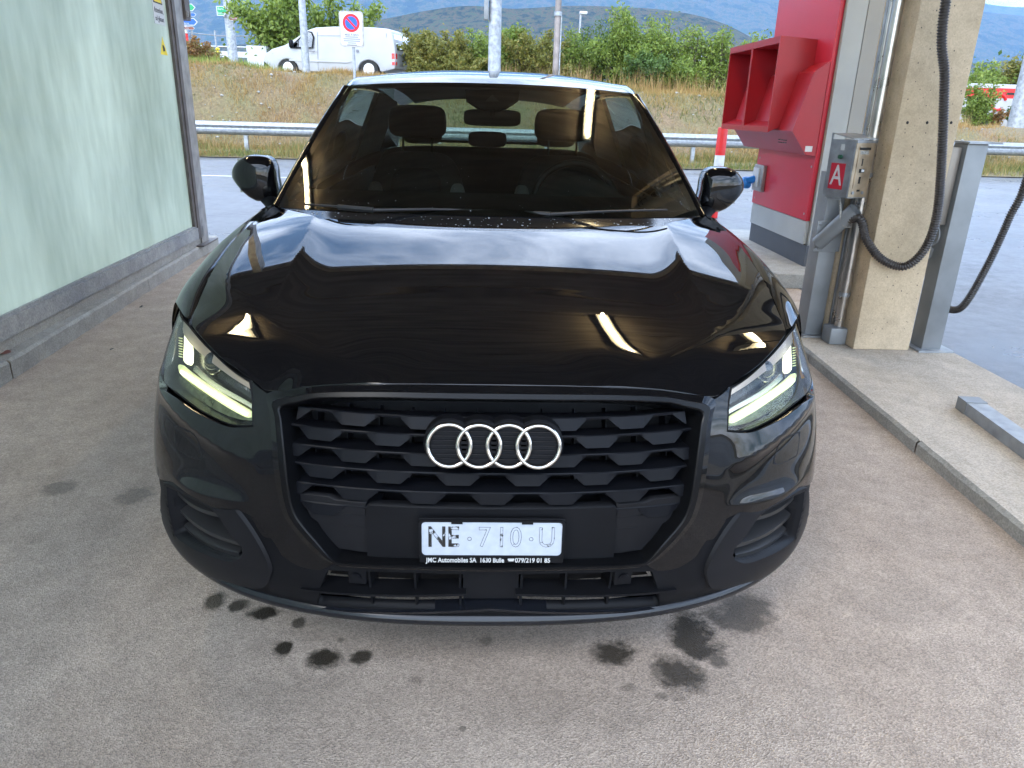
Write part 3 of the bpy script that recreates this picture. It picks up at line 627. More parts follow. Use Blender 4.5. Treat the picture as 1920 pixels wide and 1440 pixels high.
# post 2
P2 = thing('hose_post', (2.49, 2.6, .128), 'square grey steel post right of the pillar with a flat box on it', 'post')
MB().box(2.435, 2.545, 2.50, 2.62, .128, 1.235, bev=.005).add('post', postgrey, P2)
MB().box(2.40, 2.60, 2.46, 2.66, .1285, .139).add('base_plate', galvp, P2, smooth=False)
MB().box(2.425, 2.60, 2.475, 2.64, 1.236, 1.246).add('cap', galvp, P2, smooth=False)
MB().box(2.378, 2.430, 2.53, 2.70, .82, 1.215, bev=.004).add('side_box', mat('bronze steel box', (.24, .21, .175), .4, .5, var=.1), P2)
MB().tube(catmull([(2.42, 2.58, .82), (2.428, 2.56, .77), (2.425, 2.56, .73), (2.415, 2.58, .71)], 5), .006, 8).add('cable', postgrey, P2)
MB().tube([(2.41, 2.60, .66), (2.47, 2.86, .70)], .035, 16).add('nozzle_tube', postgrey, P2)

# beam lying on the island
bmA, bmB = atZ(1792, 765, .128), atZ(1920, 862, .128); bd = (bmB-bmA)/np.linalg.norm(bmB-bmA); bn = np.array([-bd[1], bd[0], 0]); bn = bn if bn[0] > 0 else -bn
def beamq(a0, a1, b0, b1, z0, z1):
    V = [bmA+bd*a+bn*b_+np.array([0, 0, z-.128]) for a in (a0, a1) for b_ in (b0, b1) for z in (z0, z1)]
    return MB().addm(V, [(0, 1, 3, 2), (4, 6, 7, 5), (0, 4, 5, 1), (2, 3, 7, 6), (0, 2, 6, 4), (1, 5, 7, 3)])
BM = beamq(0.02, 3.2, 0, .085, .129, .182).add('steel_beam', galvp, None, smooth=False, label='galvanised square steel beam lying flat on the island at the right edge', cat='beam')
beamq(0, .075, -.003, .088, .1285, .186).add('end_cap', postgrey, BM, smooth=False)

ISL[0] = False; CZ = CZ_
# kiosk
KX = 2.75; kn, kf = 4.965, 6.36
K = thing('payment_kiosk', (KX+.3, 5.7, .12), 'tall red and grey payment kiosk standing behind the pillar', 'kiosk')
MB().box(KX+.03, KX+.85, kn+.0, kf-.0, .12, 3.6).add('cabinet', greypanel2, K, smooth=False)
MB().box(KX+.012, KX+.86, kn-.018, kf+.01, .12, .30).add('plinth', darkplinth, K, smooth=False)
MB().box(KX-.005, KX+.028, kn+.03, kf, .305, .50).add('lower_panel', greypanel2, K, smooth=False)
MB().box(KX-.012, KX+.027, kn+.03, kf+.01, .505, 3.3, bev=.003).add('red_panel', red, K)
MB().box(KX+.03, KX+.19, kn-.012, kn-.001, .31, 3.55).add('front_jamb', greypanel2, K, smooth=False)
MB().box(KX+.198, KX+.85, kn-.010, kn-.001, .31, 3.55).add('front_panel', greypanel, K, smooth=False)
# hooded screen housings: front opening faces the driver (-X) with canted sides
H = thing('card_terminal', (KX, 5.8, 1.1), 'red double hooded card terminal housing projecting from the kiosk panel', 'terminal')
def tp(px, py, X): return atX(px, py, X)
FX = 2.42
f_tl, f_tr, f_br, f_bl = tp(1370, 86, FX), tp(1462, 72, FX), tp(1440, 253, FX), tp(1353, 237, FX)
zt_, zb_ = (f_tl[2]+f_tr[2])/2, (f_br[2]+f_bl[2])/2; yn, yf = (f_tr[1]+f_br[1])/2, (f_tl[1]+f_bl[1])/2
b_top, b_bot = tp(1516, 103, KX-.02), tp(1478, 240, KX-.02)
BXn = b_top[1]
ym = (yn+yf)/2
def hood_box(y0, y1):
    t = .018; F_ = []; mb = MB(); xf, xb = FX, KX-.014
    zf0, zf1, zk0, zk1 = zb_, zt_, zb_+.16, zt_-.02
    def q(x, y, z): return (x, y, z)
    # outer shell as four thick walls
    mb.prism([q(xf, y0, zf0), q(xf, y0, zf1), q(xb, y0, zk1), q(xb, y0, zk0)], (0, t, 0))
    mb.prism([q(xf, y1-t, zf0), q(xf, y1-t, zf1), q(xb, y1-t, zk1), q(xb, y1-t, zk0)], (0, t, 0))
    mb.prism([q(xf, y0+t, zf1-.0), q(xb, y0+t, zk1), q(xb, y0+t, zk1-.04), q(xf, y0+t, zf1-.055)], (0, y1-y0-2*t, 0))
    mb.prism([q(xf, y0+t, zf0), q(xb, y0+t, zk0), q(xb, y0+t, zk0+.02), q(xf, y0+t, zf0+.045)], (0, y1-y0-2*t, 0))
    mb.prism([q(xb-.04, y0+t, zk0), q(xb-.04, y0+t, zk1), q(xb-.02, y0+t, zk1), q(xb-.02, y0+t, zk0)], (0, y1-y0-2*t, 0))
    return mb
h1 = hood_box(yn, ym-.002).add('hood', redbox, H, smooth=False); h2_ = hood_box(ym+.002, yf).add('hood', redbox, H, smooth=False)
for (y0, y1, hh) in ((yn, ym, h1), (ym, yf, h2_)):
    MB().prism([(KX-.20, y0+.05, zb_+.10), (KX-.06, y0+.05, zb_+.62), (KX-.055, y0+.05, zb_+.62), (KX-.055, y0+.05, zb_+.10)], (0, (y1-y0)-.10, 0)).add('terminal_screen', stickw, hh, smooth=False)
    MB().prism([(KX-.155, y0+.12, zb_+.27), (KX-.13, y0+.12, zb_+.37), (KX-.125, y0+.12, zb_+.37), (KX-.15, y0+.12, zb_+.27)], (0, .10, 0)).add('keypad', inkb, hh, smooth=False)
    MB().prism([(KX-.185, y0+.26, zb_+.16), (KX-.165, y0+.26, zb_+.22), (KX-.16, y0+.26, zb_+.22), (KX-.18, y0+.26, zb_+.16)], (0, .03, 0)).add('card_slot', signgreen, hh, smooth=False)
# wedge shaped lower cover
w1, w2 = atX(1556, 115, KX-.02), atX(1528, 292, KX-.02)
wy0, wy1 = w1[1]+.0, yf-.10
MB().prism([(KX-.014, wy0, w1[2]), (KX-.014, wy0, w2[2]), (KX-.10, wy0, w2[2]+.005), (FX+.09, wy0, zb_+.02), (KX-.13, wy0, w1[2]-.08)], (0, wy1-wy0, 0)).add('wedge_cover', redbox, H, smooth=False)
for yy_ in (kn+.08, kf-.06):
    for zz_ in (.56, .95, 2.6, 3.1): MB().tube([(KX-.012, yy_, zz_), (KX-.0155, yy_, zz_)], .010, 10).add('screw', alu, K)
MB().prism([(KX-.11, wy0-.0015, w2[2]+.03), (KX-.05, wy0-.0015, w2[2]+.03), (KX-.05, wy0-.0015, w2[2]+.075), (KX-.11, wy0-.0015, w2[2]+.075)], (0, .001, 0)).add('small_label', stickw, H, smooth=False)
vs = MB()
for k in range(2):
    for q in range(4): vs.box(KX-.235, KX-.228, wy0+.12+q*.05, wy0+.15+q*.05, zb_-.06-k*.02, zb_-.052-k*.02)
vs.add('vent_marks', inkb, H, smooth=False)
vb = thing('valve_box', (KX, 6.3, .7), 'small grey wall box with a blue coupling near the edge of the red kiosk panel', 'tap box')
v0 = atX(1422, 332, KX-.03)
MB().box(KX-.05, KX-.013, v0[1]-.16, v0[1]+.10, v0[2]-.13, v0[2]+.12, bev=.006).add('box', alu, vb)
MB().box(KX-.062, KX-.050, v0[1]-.08, v0[1]+.08, v0[2]-.09, v0[2]+.09, bev=.004).add('face', stickw, vb)
m_ = MB(); m_.tube([(KX-.06, v0[1]+.02, v0[2]-.02), (KX-.15, v0[1]+.02, v0[2]-.045)], .035, 12); m_.sphere((KX-.13, v0[1]+.05, v0[2]-.06), .05, .05, .06, 10, 8, .7); m_.add('coupling', blue, vb)
# bollard
bp = atZ(1336, 408, 0); bt = atY(1342, 238, bp[1])[2]
Bo = thing('bollard', (bp[0], bp[1], 0), 'red and white banded bollard standing on the road left of the kiosk', 'bollard')
zz = [0, .33, .36, .92, bt]; 
MB().tube([bp, bp+np.array([0, 0, .34])], .066, 20).add('red_band', redpaint, Bo)
MB().tube([bp+np.array([0, 0, .341]), bp+np.array([0, 0, bt-.36])], .066, 20).add('white_band', whitep, Bo)
m_ = MB(); m_.tube([bp+np.array([0, 0, bt-.359]), bp+np.array([0, 0, bt-.03]), bp+np.array([0, 0, bt-.005]), bp+np.array([0, 0, bt])], [.0665, .0665, .058, .03], 20); m_.add('red_band', redpaint, Bo)

# ================================================================== THE CAR
CAR = thing('parked_car', (0, 1.95, 0), 'black compact SUV with lit headlamps, parked nose towards the camera in the wash bay', 'car')
fW = spl([.18, .25, .35, .45, .60, .70, .80, .90], [.868, .893, .906, .906, .893, .879, .857, .836])
fL = spl([.18, .25, .35, .45, .60, .70, .80, .90], [.55, .55, .55, .55, .575, .605, .65, .70])
fG = spl([.18, .22, .26, .35, .45, .60, .70, .78, .90], [.05, .032, .012, .0, .0, .004, .020, .050, .11])
def crease(x, z):
    """relief of the bumper skin: shelf under the lamp and bulge beside the grille"""
    x = abs(x); zl = .596+.115*((x-.50)/.38) if x > .50 else .596
    d = z-zl; a = sstep(.50, .60, x)
    o = .017*a*(1-sstep(.78, .86, x))*math.exp(-(sqrt(d*d+.000036)-.006)/(.075 if d > 0 else .018))
    zb = .505-.06*(x-.5); dz_ = z-zb; o += .012*sstep(.50, .60, x)*(1-sstep(.68, .80, x))*math.exp(-(sqrt(dz_*dz_+.00004)-.0063)/(.018 if dz_ > 0 else .07))
    return o
def Sraw(q, z):
    a = abs(q)**1.25; a = min(a, pi/2); x = fW(z)*sin(a)**.8; y = fL(z)*(1-cos(a))+fG(z); 
    if abs(q) > 1.435: y += (abs(q)-1.435)*.9
    return np.array([math.copysign(x, q), y, z])
def Sn(q, z):
    e = 2e-3; q_ = q if abs(q) > .02 else .02
    a = Sraw(q_+e, z)-Sraw(q_-e, z); b = Sraw(q_, z+e)-Sraw(q_, z-e); n = np.cross(a, b); n /= np.linalg.norm(n)
    if abs(q) <= .02: n[0] = 0; n /= np.linalg.norm(n)
    return n if n[1] < .5 and (n @ np.array([math.copysign(.3, q), -1, 0])) > 0 else -n
QS = .9
def Smap(off=0., cr=True):
    def f(u, z):
        q = u/QS; p = Sraw(q, z); o = off+(crease(p[0], z) if cr else 0)
        return p+Sn(q, z)*o if o else p
    return f
def pxS(px, py):
    """photo pixel on the front skin -> (u, z) panel coordinates"""
    d = ray(px, py); 
    def F(t):
        P = CAM+d*t; z = min(max(P[2], .18), .9); r = abs(P[0])/fW(z)
        if r >= 1: return P[1]-(fL(z)+fG(z)+(r-1)*6), P
        return P[1]-(fL(z)*(1-sqrt(1-r**2.5))+fG(z)), P
    t = .9; pv, _ = F(t); best = (1e9, t)
    while t < 3.2:
        t2 = t+.012; v, P = F(t2)
        if abs(v) < best[0]: best = (abs(v), t2)
        if pv < 0 <= v:
            a, b = t, t2
            for _ in range(30):
                m_ = (a+b)/2
                if F(m_)[0] < 0: a = m_
                else: b = m_
            t = a; break
        t = t2; pv = v
    else: t = best[1]
    P = CAM+d*t; z = P[2]; r = min(abs(P[0])/fW(z), 1.); a = math.asin(min(1, r**1.25)); return (math.copysign(a**.8*QS, P[0]), z)
def pS(L): return [pxS(*p) for p in L]
def mirp(L): return [(-a, b) for a, b in L][::-1]
def full(L): return L+mirp(L)     # left outline from centre to centre

# --- grille frame
fo = pS([(922, 722.5), (800, 721), (700, 721), (620, 723), (560, 729), (505, 737), (508, 770), (511, 800), (516, 878), (529, 949), (547, 984), (591, 1033), (627, 1054), (655, 1060), (780, 1065), (922, 1068)])
fi = pS([(922, 752), (800, 750), (700, 748), (606, 749), (570, 756), (537, 766), (539, 790), (544, 840), (549, 890), (556, 935), (568, 965), (600, 1005), (628, 1038), (655, 1046), (780, 1051), (922, 1054)])
fo[0] = (0, fo[0][1]); fo[-1] = (0, fo[-1][1]); fi[0] = (0, fi[0][1]); fi[-1] = (0, fi[-1][1])
def ringloop(a, b, t, off):
    f = Smap(off, False); L = [(pa[0]+(pb[0]-pa[0])*t, pa[1]+(pb[1]-pa[1])*t) for pa, pb in zip(a, b)]
    out = [f(*p) for p in catmull2(L)]; return out
def catmull2(L, n=4):
    o = []
    for i in range(len(L)-1):
        p0 = L[max(i-1, 0)]; p1 = L[i]; p2 = L[i+1]; p3 = L[min(i+2, len(L)-1)]
        for k in range(n):
            t = k/n; o.append(tuple(.5*((2*p1[c])+(-p0[c]+p2[c])*t+(2*p0[c]-5*p1[c]+4*p2[c]-p3[c])*t*t+(-p0[c]+3*p1[c]-3*p2[c]+p3[c])*t**3) for c in (0, 1)))
    o.append(L[-1]); return o
prof = [(0, -.012), (.0, .004), (.04, .008), (.50, .013), (.56, .020), (.88, .021), (.95, .019), (1., .012), (1.0, -.05)]
loops = []
for t, off in prof:
    A = ringloop(fo, fi, t, off); B = [np.array([-p[0], p[1], p[2]]) for p in A[1:-1]][::-1]; loops.append(A+B)
V = [p for l in loops for p in l]; n = len(loops[0]); F = [[j*n+i, j*n+(i+1) % n, (j+1)*n+(i+1) % n, (j+1)*n+i] for j in range(len(loops)-1) for i in range(n)]
gf = add('grille_frame', V, F, [paint, satin], CAR, sharp=28)
for pl in gf.data.polygons: pl.material_index = 1 if pl.index // n >= 3 else 0

# --- cavity behind the grille
cav = catmull2(fi); cavf = cav+[(-a, b) for a, b in cav[1:-1]][::-1]
V, F = panel(cavf, [], Smap(-.105, False), step=.05, depth=0, rim=False); 
m_ = MB().addm(V, F)
nn = len(cavf); fA = Smap(-.045, False); fB = Smap(-.106, False)
m_.addm([fA(*p) for p in cavf]+[fB(*p) for p in cavf], [[i, i+nn, (i+1) % nn+nn, (i+1) % nn] for i in range(nn)])
m_.add('grille_cavity', void, CAR)
def zlim(u):   # inner opening z-range at u
    pts = cavf; zs = []
    for i in range(len(pts)):
        a, b = pts[i], pts[(i+1) % len(pts)]
        if (a[0]-u)*(b[0]-u) < 0: zs.append(a[1]+(b[1]-a[1])*(u-a[0])/(b[0]-a[0]))
    return (min(zs), max(zs)) if len(zs) >= 2 else None
def ulim(z):
    us = []
    for i in range(len(cavf)):
        a, b = cavf[i], cavf[(i+1) % len(cavf)]
        if (a[1]-z)*(b[1]-z) < 0: us.append(a[0]+(b[0]-a[0])*(z-a[1])/(b[1]-a[1]))
    return max(us) if us else 0
PER = .1475
def u_of_x(x, z):
    r = min(1, abs(x)/fW(z)); return math.copysign(math.asin(r**1.25)**.8*QS, x) if x else 0
rows = []
for k, (py, ph) in enumerate([(777, 0), (813, .5), (850, 0), (886, .5), (923, 0), (958, .5)]):
    zr = pxS(705, py)[1]; rows.append((zr, ph))
ZPL = pxS(800, 957)[1]          # top of the number plate panel
for k, (zr, ph) in enumerate(rows):
    um = ulim(zr+.004)+.004; tw, tb, th, hb = .050, .025, .0215, .0045
    xm = abs(Sraw(um/QS, zr)[0]); xs = [-xm]; 
    xs += list(np.linspace(-xm, xm, 61)[1:-1]); nt_ = int(xm/PER)+2; br = []
    for j in range(-nt_, nt_+1):
        c = (j+ph)*PER; br += [c-tw, c-tb, c+tb, c+tw]
    xs = sorted(set([round(x, 5) for x in xs+[b for b in br if -xm < b < xm]]+[round(xm, 5)]))
    if k == 5: xs_l = [x for x in xs if x < -.245]; groups = [xs_l, [-x for x in xs_l][::-1]]
    else: groups = [xs]
    for xg in groups:
        V = []
        for x in xg:
            c = (round(x/PER-ph)+ph)*PER; dd = abs(x-c); h = hb+(th if dd <= tb else th*max(0, (tw-dd)/(tw-tb)))
            f = min(1, (h-hb)/th); u = u_of_x(x, zr)
            for off, z in ((-.014+.006*f, zr-h), (-.012+.001*f, zr-.001), (-.013, zr+.0015), (-.035, zr+.006), (-.065+.0*f, zr+.010), (-.065, zr-.002), (-.030, zr-h*.8)):
                V.append(Smap(off, False)(u, z))
        n = 7; F = [[i*n+j, (i+1)*n+j, (i+1)*n+(j+1) % n, i*n+(j+1) % n] for i in range(len(xg)-1) for j in range(n)]
        add('grille_slat', V, F, slatm, CAR, sharp=14)
# thin vertical ribs that hold the slats
for j in range(-6, 7):
    for s in (-.037, .037):
        x = (j*.5)*PER*1.0+s
        if abs(x) > .42: continue
        u = u_of_x(x, .65); lo, hi = .50, .752
        V = []
        for z in (ZPL+.004, .752):
            zz_ = min(z, (zlim(u) or (0, .75))[1]-.004)
            for off, dx in ((-.055, -.0012), (-.055, .0012), (-.085, .0012), (-.085, -.0012)): V.append(Smap(off, False)(u+dx, zz_))
        add('grille_rib', V, [[0, 1, 5, 4], [1, 2, 6, 5], [2, 3, 7, 6], [3, 0, 4, 7]], slatm, CAR, smooth=False)
# --- lower blank panels
pp_ = [(690, 957), (700, 955), (1146, 960), (1152, 962), (1153, 1049), (692, 1046)]
PLATEP = pS(pp_); um = max(abs(PLATEP[0][0]), abs(PLATEP[4][0]))*1.0; zt2 = ZPL; zb2 = min(p[1] for p in PLATEP)+.000
V, F = panel([(-um, zb2), (um, zb2), (um, zt2-.004), (um-.006, zt2), (-um+.006, zt2), (-um, zt2-.004)], [], Smap(-.008, False), step=.02, depth=.03)
add('plate_carrier', V, F, matte, CAR, sharp=40)
side = [(-um-.003, zt2-.002), (-um-.003, zb2), (fi[-3][0]*1.0, fi[-3][1]+.002)] 
zlist = [zt2+.002, zt2-.031, zt2-.062, zb2-.0]
for i in range(3):
    za, zb_i = zlist[i], zlist[i+1]
    ua, ub = ulim(za), ulim(max(zb_i, zb2+.004)); uz = um+.003
    um2 = (uz+ua)/2
    pol = [(-uz, zb_i+.003), (-uz, za), (-um2+.01, za), (-um2-.008, za+.006), (-ua, za+.006), (-ulim((za+zb_i)/2), (za+zb_i)/2), (-ub, zb_i+.006)]
    V, F = panel(pol, [], Smap(-.013-.003*i, False), step=.012, depth=.02); add('blank_slat', V, F, cladm, CAR, sharp=30)
    V, F = mir(V, F); add('blank_slat', V, F, cladm, CAR, sharp=30)

# --- badge of four rings
rc = [(-.0910+.0607*i) for i in range(4)]; RZ = .692; tilt = radians(12)
bx_, by_ = Vector((1, 0, 0)), Vector((0, sin(tilt), cos(tilt)))
BO = np.array([0, -.012, RZ])
badge = None
m_ = MB()
for cx in rc:
    V = []; n = 40
    for rr, oy in ((.0525, .030), (.0525, .006), (.0495, .002)):
        for k in range(n): a = 2*pi*k/n; p = BO+np.array([cx+rr*cos(a), 0, 0])+np.array(by_)*rr*sin(a)+np.array([0, oy, 0]); V.append(p)
    c0 = len(V); V.append(BO+np.array([cx, .002, 0])); F = []
    for j in range(2):
        for k in range(n): F.append([j*n+k, (j+1)*n+k, (j+1)*n+(k+1) % n, j*n+(k+1) % n])
    F += [[2*n+k, c0, 2*n+(k+1) % n] for k in range(n)]; m_.addm([np.array(v)+np.array([0, .0003*len(m_.V)/400, 0]) for v in V], F)
badge = m_.add('badge', matte, CAR, sharp=30)
for i, cx in enumerate(rc):
    V = []; F = []; n, s = 64, 12; R0, ra, rb = .0437, .0047, .0040
    for k in range(n):
        a = 2*pi*k/n
        for j in range(s):
            b = 2*pi*j/s; r = R0+ra*cos(b); p = BO+np.array([cx+r*cos(a), -.004-(.0012 if i % 2 else 0)+rb*sin(b), 0])+np.array(by_)*r*sin(a); V.append(p)
    for k in range(n):
        for j in range(s): F.append([k*s+j, k*s+(j+1) % s, ((k+1) % n)*s+(j+1) % s, ((k+1) % n)*s+j])
    add('ring', V, F, chrome, badge, sharp=0)
m_ = MB()
for cx in rc:
    for q in range(-3, 4):
        w = .036*sqrt(max(0, 1-(q*.0095/.040)**2))
        if w > .01:
            c = BO+np.array([cx, -.001, 0])+np.array(by_)*q*.0095; m_.box(c[0]-w, c[0]+w, c[1]-.0015, c[1]+.001, c[2]-.0012, c[2]+.0012)
m_.add('badge_bars', slate, badge, smooth=False)

# --- number plate
pc = atY(921.5, 1010, -.012); PW, PH = .300, .0795; pz = pc[2]
PT = radians(3); ex = Vector((1, 0, 0)); ey = Vector((0, sin(PT), cos(PT)))
PL = thing('x', (0, 0, 0), None, None); bpy.data.objects.remove(PL)
PO = np.array([0, -.014, pz+.002])
def pM(x, y, o=0): return frame_matrix(PO+np.array(ex)*x+np.array(ey)*y+np.array([0, -1, 0])*o, ex, ey)
def plq(x0, x1, y0, y1, o0, o1, bev=0): return MB().box(x0, x1, y0, y1, o0, o1, M=frame_matrix(PO, ex, ey), bev=bev)
holder = plq(-.156, .156, -.061, .047, -.008, -.001, .003).add('plate_holder', matte, CAR, label='black dealer plate holder')
def rrect(w, h, r, n=6):
    P = []
    for cx, cy, a0 in ((w-r, h-r, 0), (-w+r, h-r, pi/2), (-w+r, -h+r, pi), (w-r, -h+r, 1.5*pi)):
        for k in range(n+1): a = a0+pi/2*k/n; P.append((cx+r*cos(a), cy+r*sin(a)))
    return P
Mx = frame_matrix(PO, ex, ey)
rim_ = MB(); A = rrect(.156, .045, .012); B = rrect(.1505, .0402, .009); V = [(Mx @ Vector((x, y, .002)))[:] for x, y in A]+[(Mx @ Vector((x, y, .0045)))[:] for x, y in A]+[(Mx @ Vector((x, y, .0045)))[:] for x, y in B]+[(Mx @ Vector((x, y, .0)))[:] for x, y in B]
n = len(A); rim_.addm(V, [[j*n+i, j*n+(i+1) % n, (j+1)*n+(i+1) % n, (j+1)*n+i] for j in range(3) for i in range(n)]); rim_.add('holder_rim', matte, holder)
pp0 = rrect(.150, .0398, .009); plate = MB().prism([(Mx @ Vector((x, y, .0005)))[:] for x, y in pp0], tuple(np.array((Mx.to_3x3() @ Vector((0, 0, .0015)))[:]))).add('number_plate', platewhite, holder, smooth=False)
def worn(name, thr, seed):
    m = bpy.data.materials.new(name); m.use_nodes = True; t = m.node_tree; b = t.nodes['Principled BSDF']; b.inputs['Roughness'].default_value = .4
    co = t.nodes.new('ShaderNodeTexCoord'); no = t.nodes.new('ShaderNodeTexNoise'); no.inputs['Scale'].default_value = 55; no.inputs['Detail'].default_value = 5; no.inputs['Roughness'].default_value = .7
    mpn = t.nodes.new('ShaderNodeMapping'); mpn.inputs['Location'].default_value = (seed, seed*.7, 0); t.links.new(co.outputs['Object'], mpn.inputs[0]); t.links.new(mpn.outputs[0], no.inputs[0])
    r = t.nodes.new('ShaderNodeMapRange'); r.inputs[1].default_value = thr-.015; r.inputs[2].default_value = thr+.015; t.links.new(no.outputs[0], r.inputs[0])
    mi = t.nodes.new('ShaderNodeMix'); mi.data_type = 'RGBA'; mi.inputs[6].default_value = (.012, .012, .012, 1); mi.inputs[7].default_value = (.39, .43, .49, 1); t.links.new(r.outputs[0], mi.inputs[0]); t.links.new(mi.outputs[2], b.inputs['Base Color']); return m
w_hi, w_mid, w_lo = worn('mostly black worn digit', .55, 1.3), worn('half worn digit', .44, 2.1), worn('bare worn digit', .33, 3.7)
inkg = mat('grey worn outline', (.06, .055, .05), .5)
def pchar(ch, px, m, out=inkg):
    x = (px-921.5)/259*.300; 
    text_obj('character', ch, .068, m, frame_matrix(PO+np.array(ex)*x+np.array(ey)*(.002)+np.array([0, -.0023, 0]), ex, ey), plate, extrude=.0004, sx=.80, bold=.0012)
    text_obj('character_outline', ch, .068, out, frame_matrix(PO+np.array(ex)*x+np.array(ey)*(.002)+np.array([0, -.0028, 0]), ex, ey), plate, outline=.00045, sx=.80)
pchar('N', 820, w_hi); pchar('E', 850, w_hi); pchar('7', 907, w_lo); pchar('1', 939, w_mid); pchar('0', 965.5, w_lo, inkb); pchar('U', 1023, w_mid)
for px in (880, 994):
    x = (px-921.5)/259*.300; m_ = MB(); c = PO+np.array(ex)*x+np.array([0, -.0025, 0]); V = []; F = []
    for k in range(16):
        a = 2*pi*k/16
        for r, o in ((.0048, 0), (.0042, -.0007), (.0036, 0)): V.append(c+np.array(ex)*r*cos(a)+np.array(ey)*r*sin(a)+np.array([0, o, 0]))
    for k in range(16):
        for j in range(2): F.append([k*3+j, k*3+j+1, ((k+1) % 16)*3+j+1, ((k+1) % 16)*3+j])
    m_.addm(V, F); m_.add('rivet', signgrey, plate)
text_obj('dealer_lettering', 'JMC Automobiles SA  1630 Bulle', .0165, stickw, pM(-.057, -.0525, .0012), holder, bold=.0003, sx=.76)
text_obj('dealer_lettering', '079/219 01 85', .0165, stickw, pM(.089, -.0525, .0012), holder, bold=.0003, sx=.80)
m_ = MB(); Mh = frame_matrix(PO, ex, ey)
m_.box(.0365, .0475, -.0545, -.0505, .0010, .0016, M=Mh); m_.box(.0350, .0490, -.0500, -.0482, .0010, .0016, M=Mh); m_.box(.0350, .0375, -.052, -.0500, .0010, .0016, M=Mh); m_.box(.0465, .0490, -.052, -.0500, .0010, .0016, M=Mh); m_.add('telephone_symbol', stickw, holder, smooth=False)
for x in (-.075, .075): plq(x-.012, x+.012, .036, .042, .001, .005).add('clip', matte, holder, smooth=False)

# --- headlamp outlines
HL = [(332, 563), (338, 586), (355, 613), (391, 654), (439, 698), (468, 715), (473, 750), (474, 796), (455, 797), (434, 795), (405, 783), (377, 768), (337, 739), (307, 713), (301, 690), (306, 655), (313, 625), (319, 595)]
HLp = pS(HL); HLp = [((-1.25, -1.22, -1.19, -1.14)[i-14], p[1]) if 14 <= i <= 17 else p for i, p in enumerate(HLp)]; HLs = smooth_poly(HLp, 5, 35)
_hg = pS([(331.5, 561), (338.5, 585), (355.5, 612), (391.5, 653), (439.5, 697), (472, 713), (476.5, 750), (477, 800), (455, 801), (433, 799), (404, 787), (375, 772), (334, 743), (306, 714), (300.3, 690), (305.6, 655), (312.6, 624.5), (318.7, 594.5)]); HLgap = smooth_poly([((-1.252, -1.222, -1.192, -1.142)[i-14], p[1]) if 14 <= i <= 17 else p for i, p in enumerate(_hg)], 5, 35)
# --- fog pocket
FO = [(313, 903), (330, 908), (370, 930), (408, 950), (446, 953), (470, 985), (494, 1025), (509, 1060), (507, 1080), (498, 1096), (470, 1096), (413, 1080), (372, 1060), (338, 1037), (322, 1005), (315, 978), (309, 940)]
FI = [(320, 910), (345, 921), (378, 938), (407, 955), (432, 990), (458, 1022), (460, 1033), (453, 1044), (430, 1048), (390, 1035), (347, 1012), (335, 1000), (327, 967), (322, 935)]
FOp = [(p[0], max(p[1], .238)) for p in smooth_poly(pS(FO), 4, 40)]; FIp = smooth_poly(pS(FI), 4, 40)
# --- bumper skin
Ue = 1.40*QS
left = pS([(504, 741), (508, 770), (511, 800), (516, 878), (529, 949), (547, 984), (591, 1033), (627, 1055), (606, 1066), (583, 1066), (556, 1058), (529, 1040), (511, 1011), (480, 972), (450, 951), (408, 948), (370, 928), (330, 905), (300, 896)])
zl_ = left[-1][1]
bump = left+[(-1.18*QS, zl_+.005), (-Ue, zl_+.01), (-Ue, .705)]
hlb = [p for p in HLgap]
i0 = min(range(len(hlb)), key=lambda i: abs(hlb[i][1]-.705)+abs(hlb[i][0]+1.25)*.3)
# lamp lower border from outer side round the bottom to the inner top corner
order = pS([(296, 690), (303, 716), (334, 743), (375, 772), (404, 787), (433, 799), (455, 801), (477, 800), (476.5, 750), (472.5, 714)])
bump += [(-Ue, order[0][1]-.004)]+order[1:]+pS([(486, 727), (503, 739)])
bump_s = smooth_poly(bump, 4, 28)
V, F = panel(bump_s, [], Smap(.004), step=.010, depth=.02, bev=.002, inset=.005); BPl = add('front_bumper', V, F, paint, CAR, sharp=40); BPr = add('front_bumper', *mir(V, F), paint, CAR, sharp=40)
# washer / tow covers: thin grooves as raised caps
for pts in ([(331, 797), (345, 801), (368, 810), (376, 822), (381, 845), (382, 858), (372, 859), (345, 848), (334, 838)],):
    P_ = smooth_poly(pS(pts), 4, 80)
    V, F = panel(P_, [], Smap(.0050), step=.010, depth=.001, bev=.0005); add('washer_cover', V, F, paint, BPl, sharp=60)
    V, F = mir(V, F); add('washer_cover', V, F, paint, BPr, sharp=60)
    out = [np.array(p) for p in P_]; c = sum(out)/len(out); big_ = [c+(p-c)*1.045 for p in out]
    V, F = panel(big_, [], Smap(.0046), step=.010, depth=.0005, bev=.0); add('cover_groove', V, F, void, BPl); V, F = mir(V, F); add('cover_groove', V, F, void, BPr)
# matte lower valance with openings
INT = [(922, 1079), (800, 1076), (700, 1073), (612, 1071), (600, 1100), (594, 1137), (700, 1142), (800, 1144), (922, 1145)]
INp = pS(INT); INp[0] = (0, INp[0][1]); INp[-1] = (0, INp[-1][1])
INf = full(INp)[:-1]
INf = INp+[(-a, b) for a, b in INp[1:-1]][::-1]
fof = [(a, b) for a, b in catmull2(fo)]; FOf = fof+[(-a, b) for a, b in fof[1:-1]][::-1]; cF = np.mean(np.array(FOf), 0)
FOh = [tuple(cF+(np.array(p)-cF)*.985) for p in FOf]
zlow = .222
lo = [(-Ue, zlow), (-.8, zlow), (0, zlow), (.8, zlow), (Ue, zlow), (Ue, .60), (.62, .60), (.50, FOh[0][1]-.0), ]
val = [(-Ue, zlow), (0, zlow), (Ue, zlow), (Ue, .56), (.50, .56), (.46, .46), (-.46, .46), (-.50, .56), (-Ue, .56)]
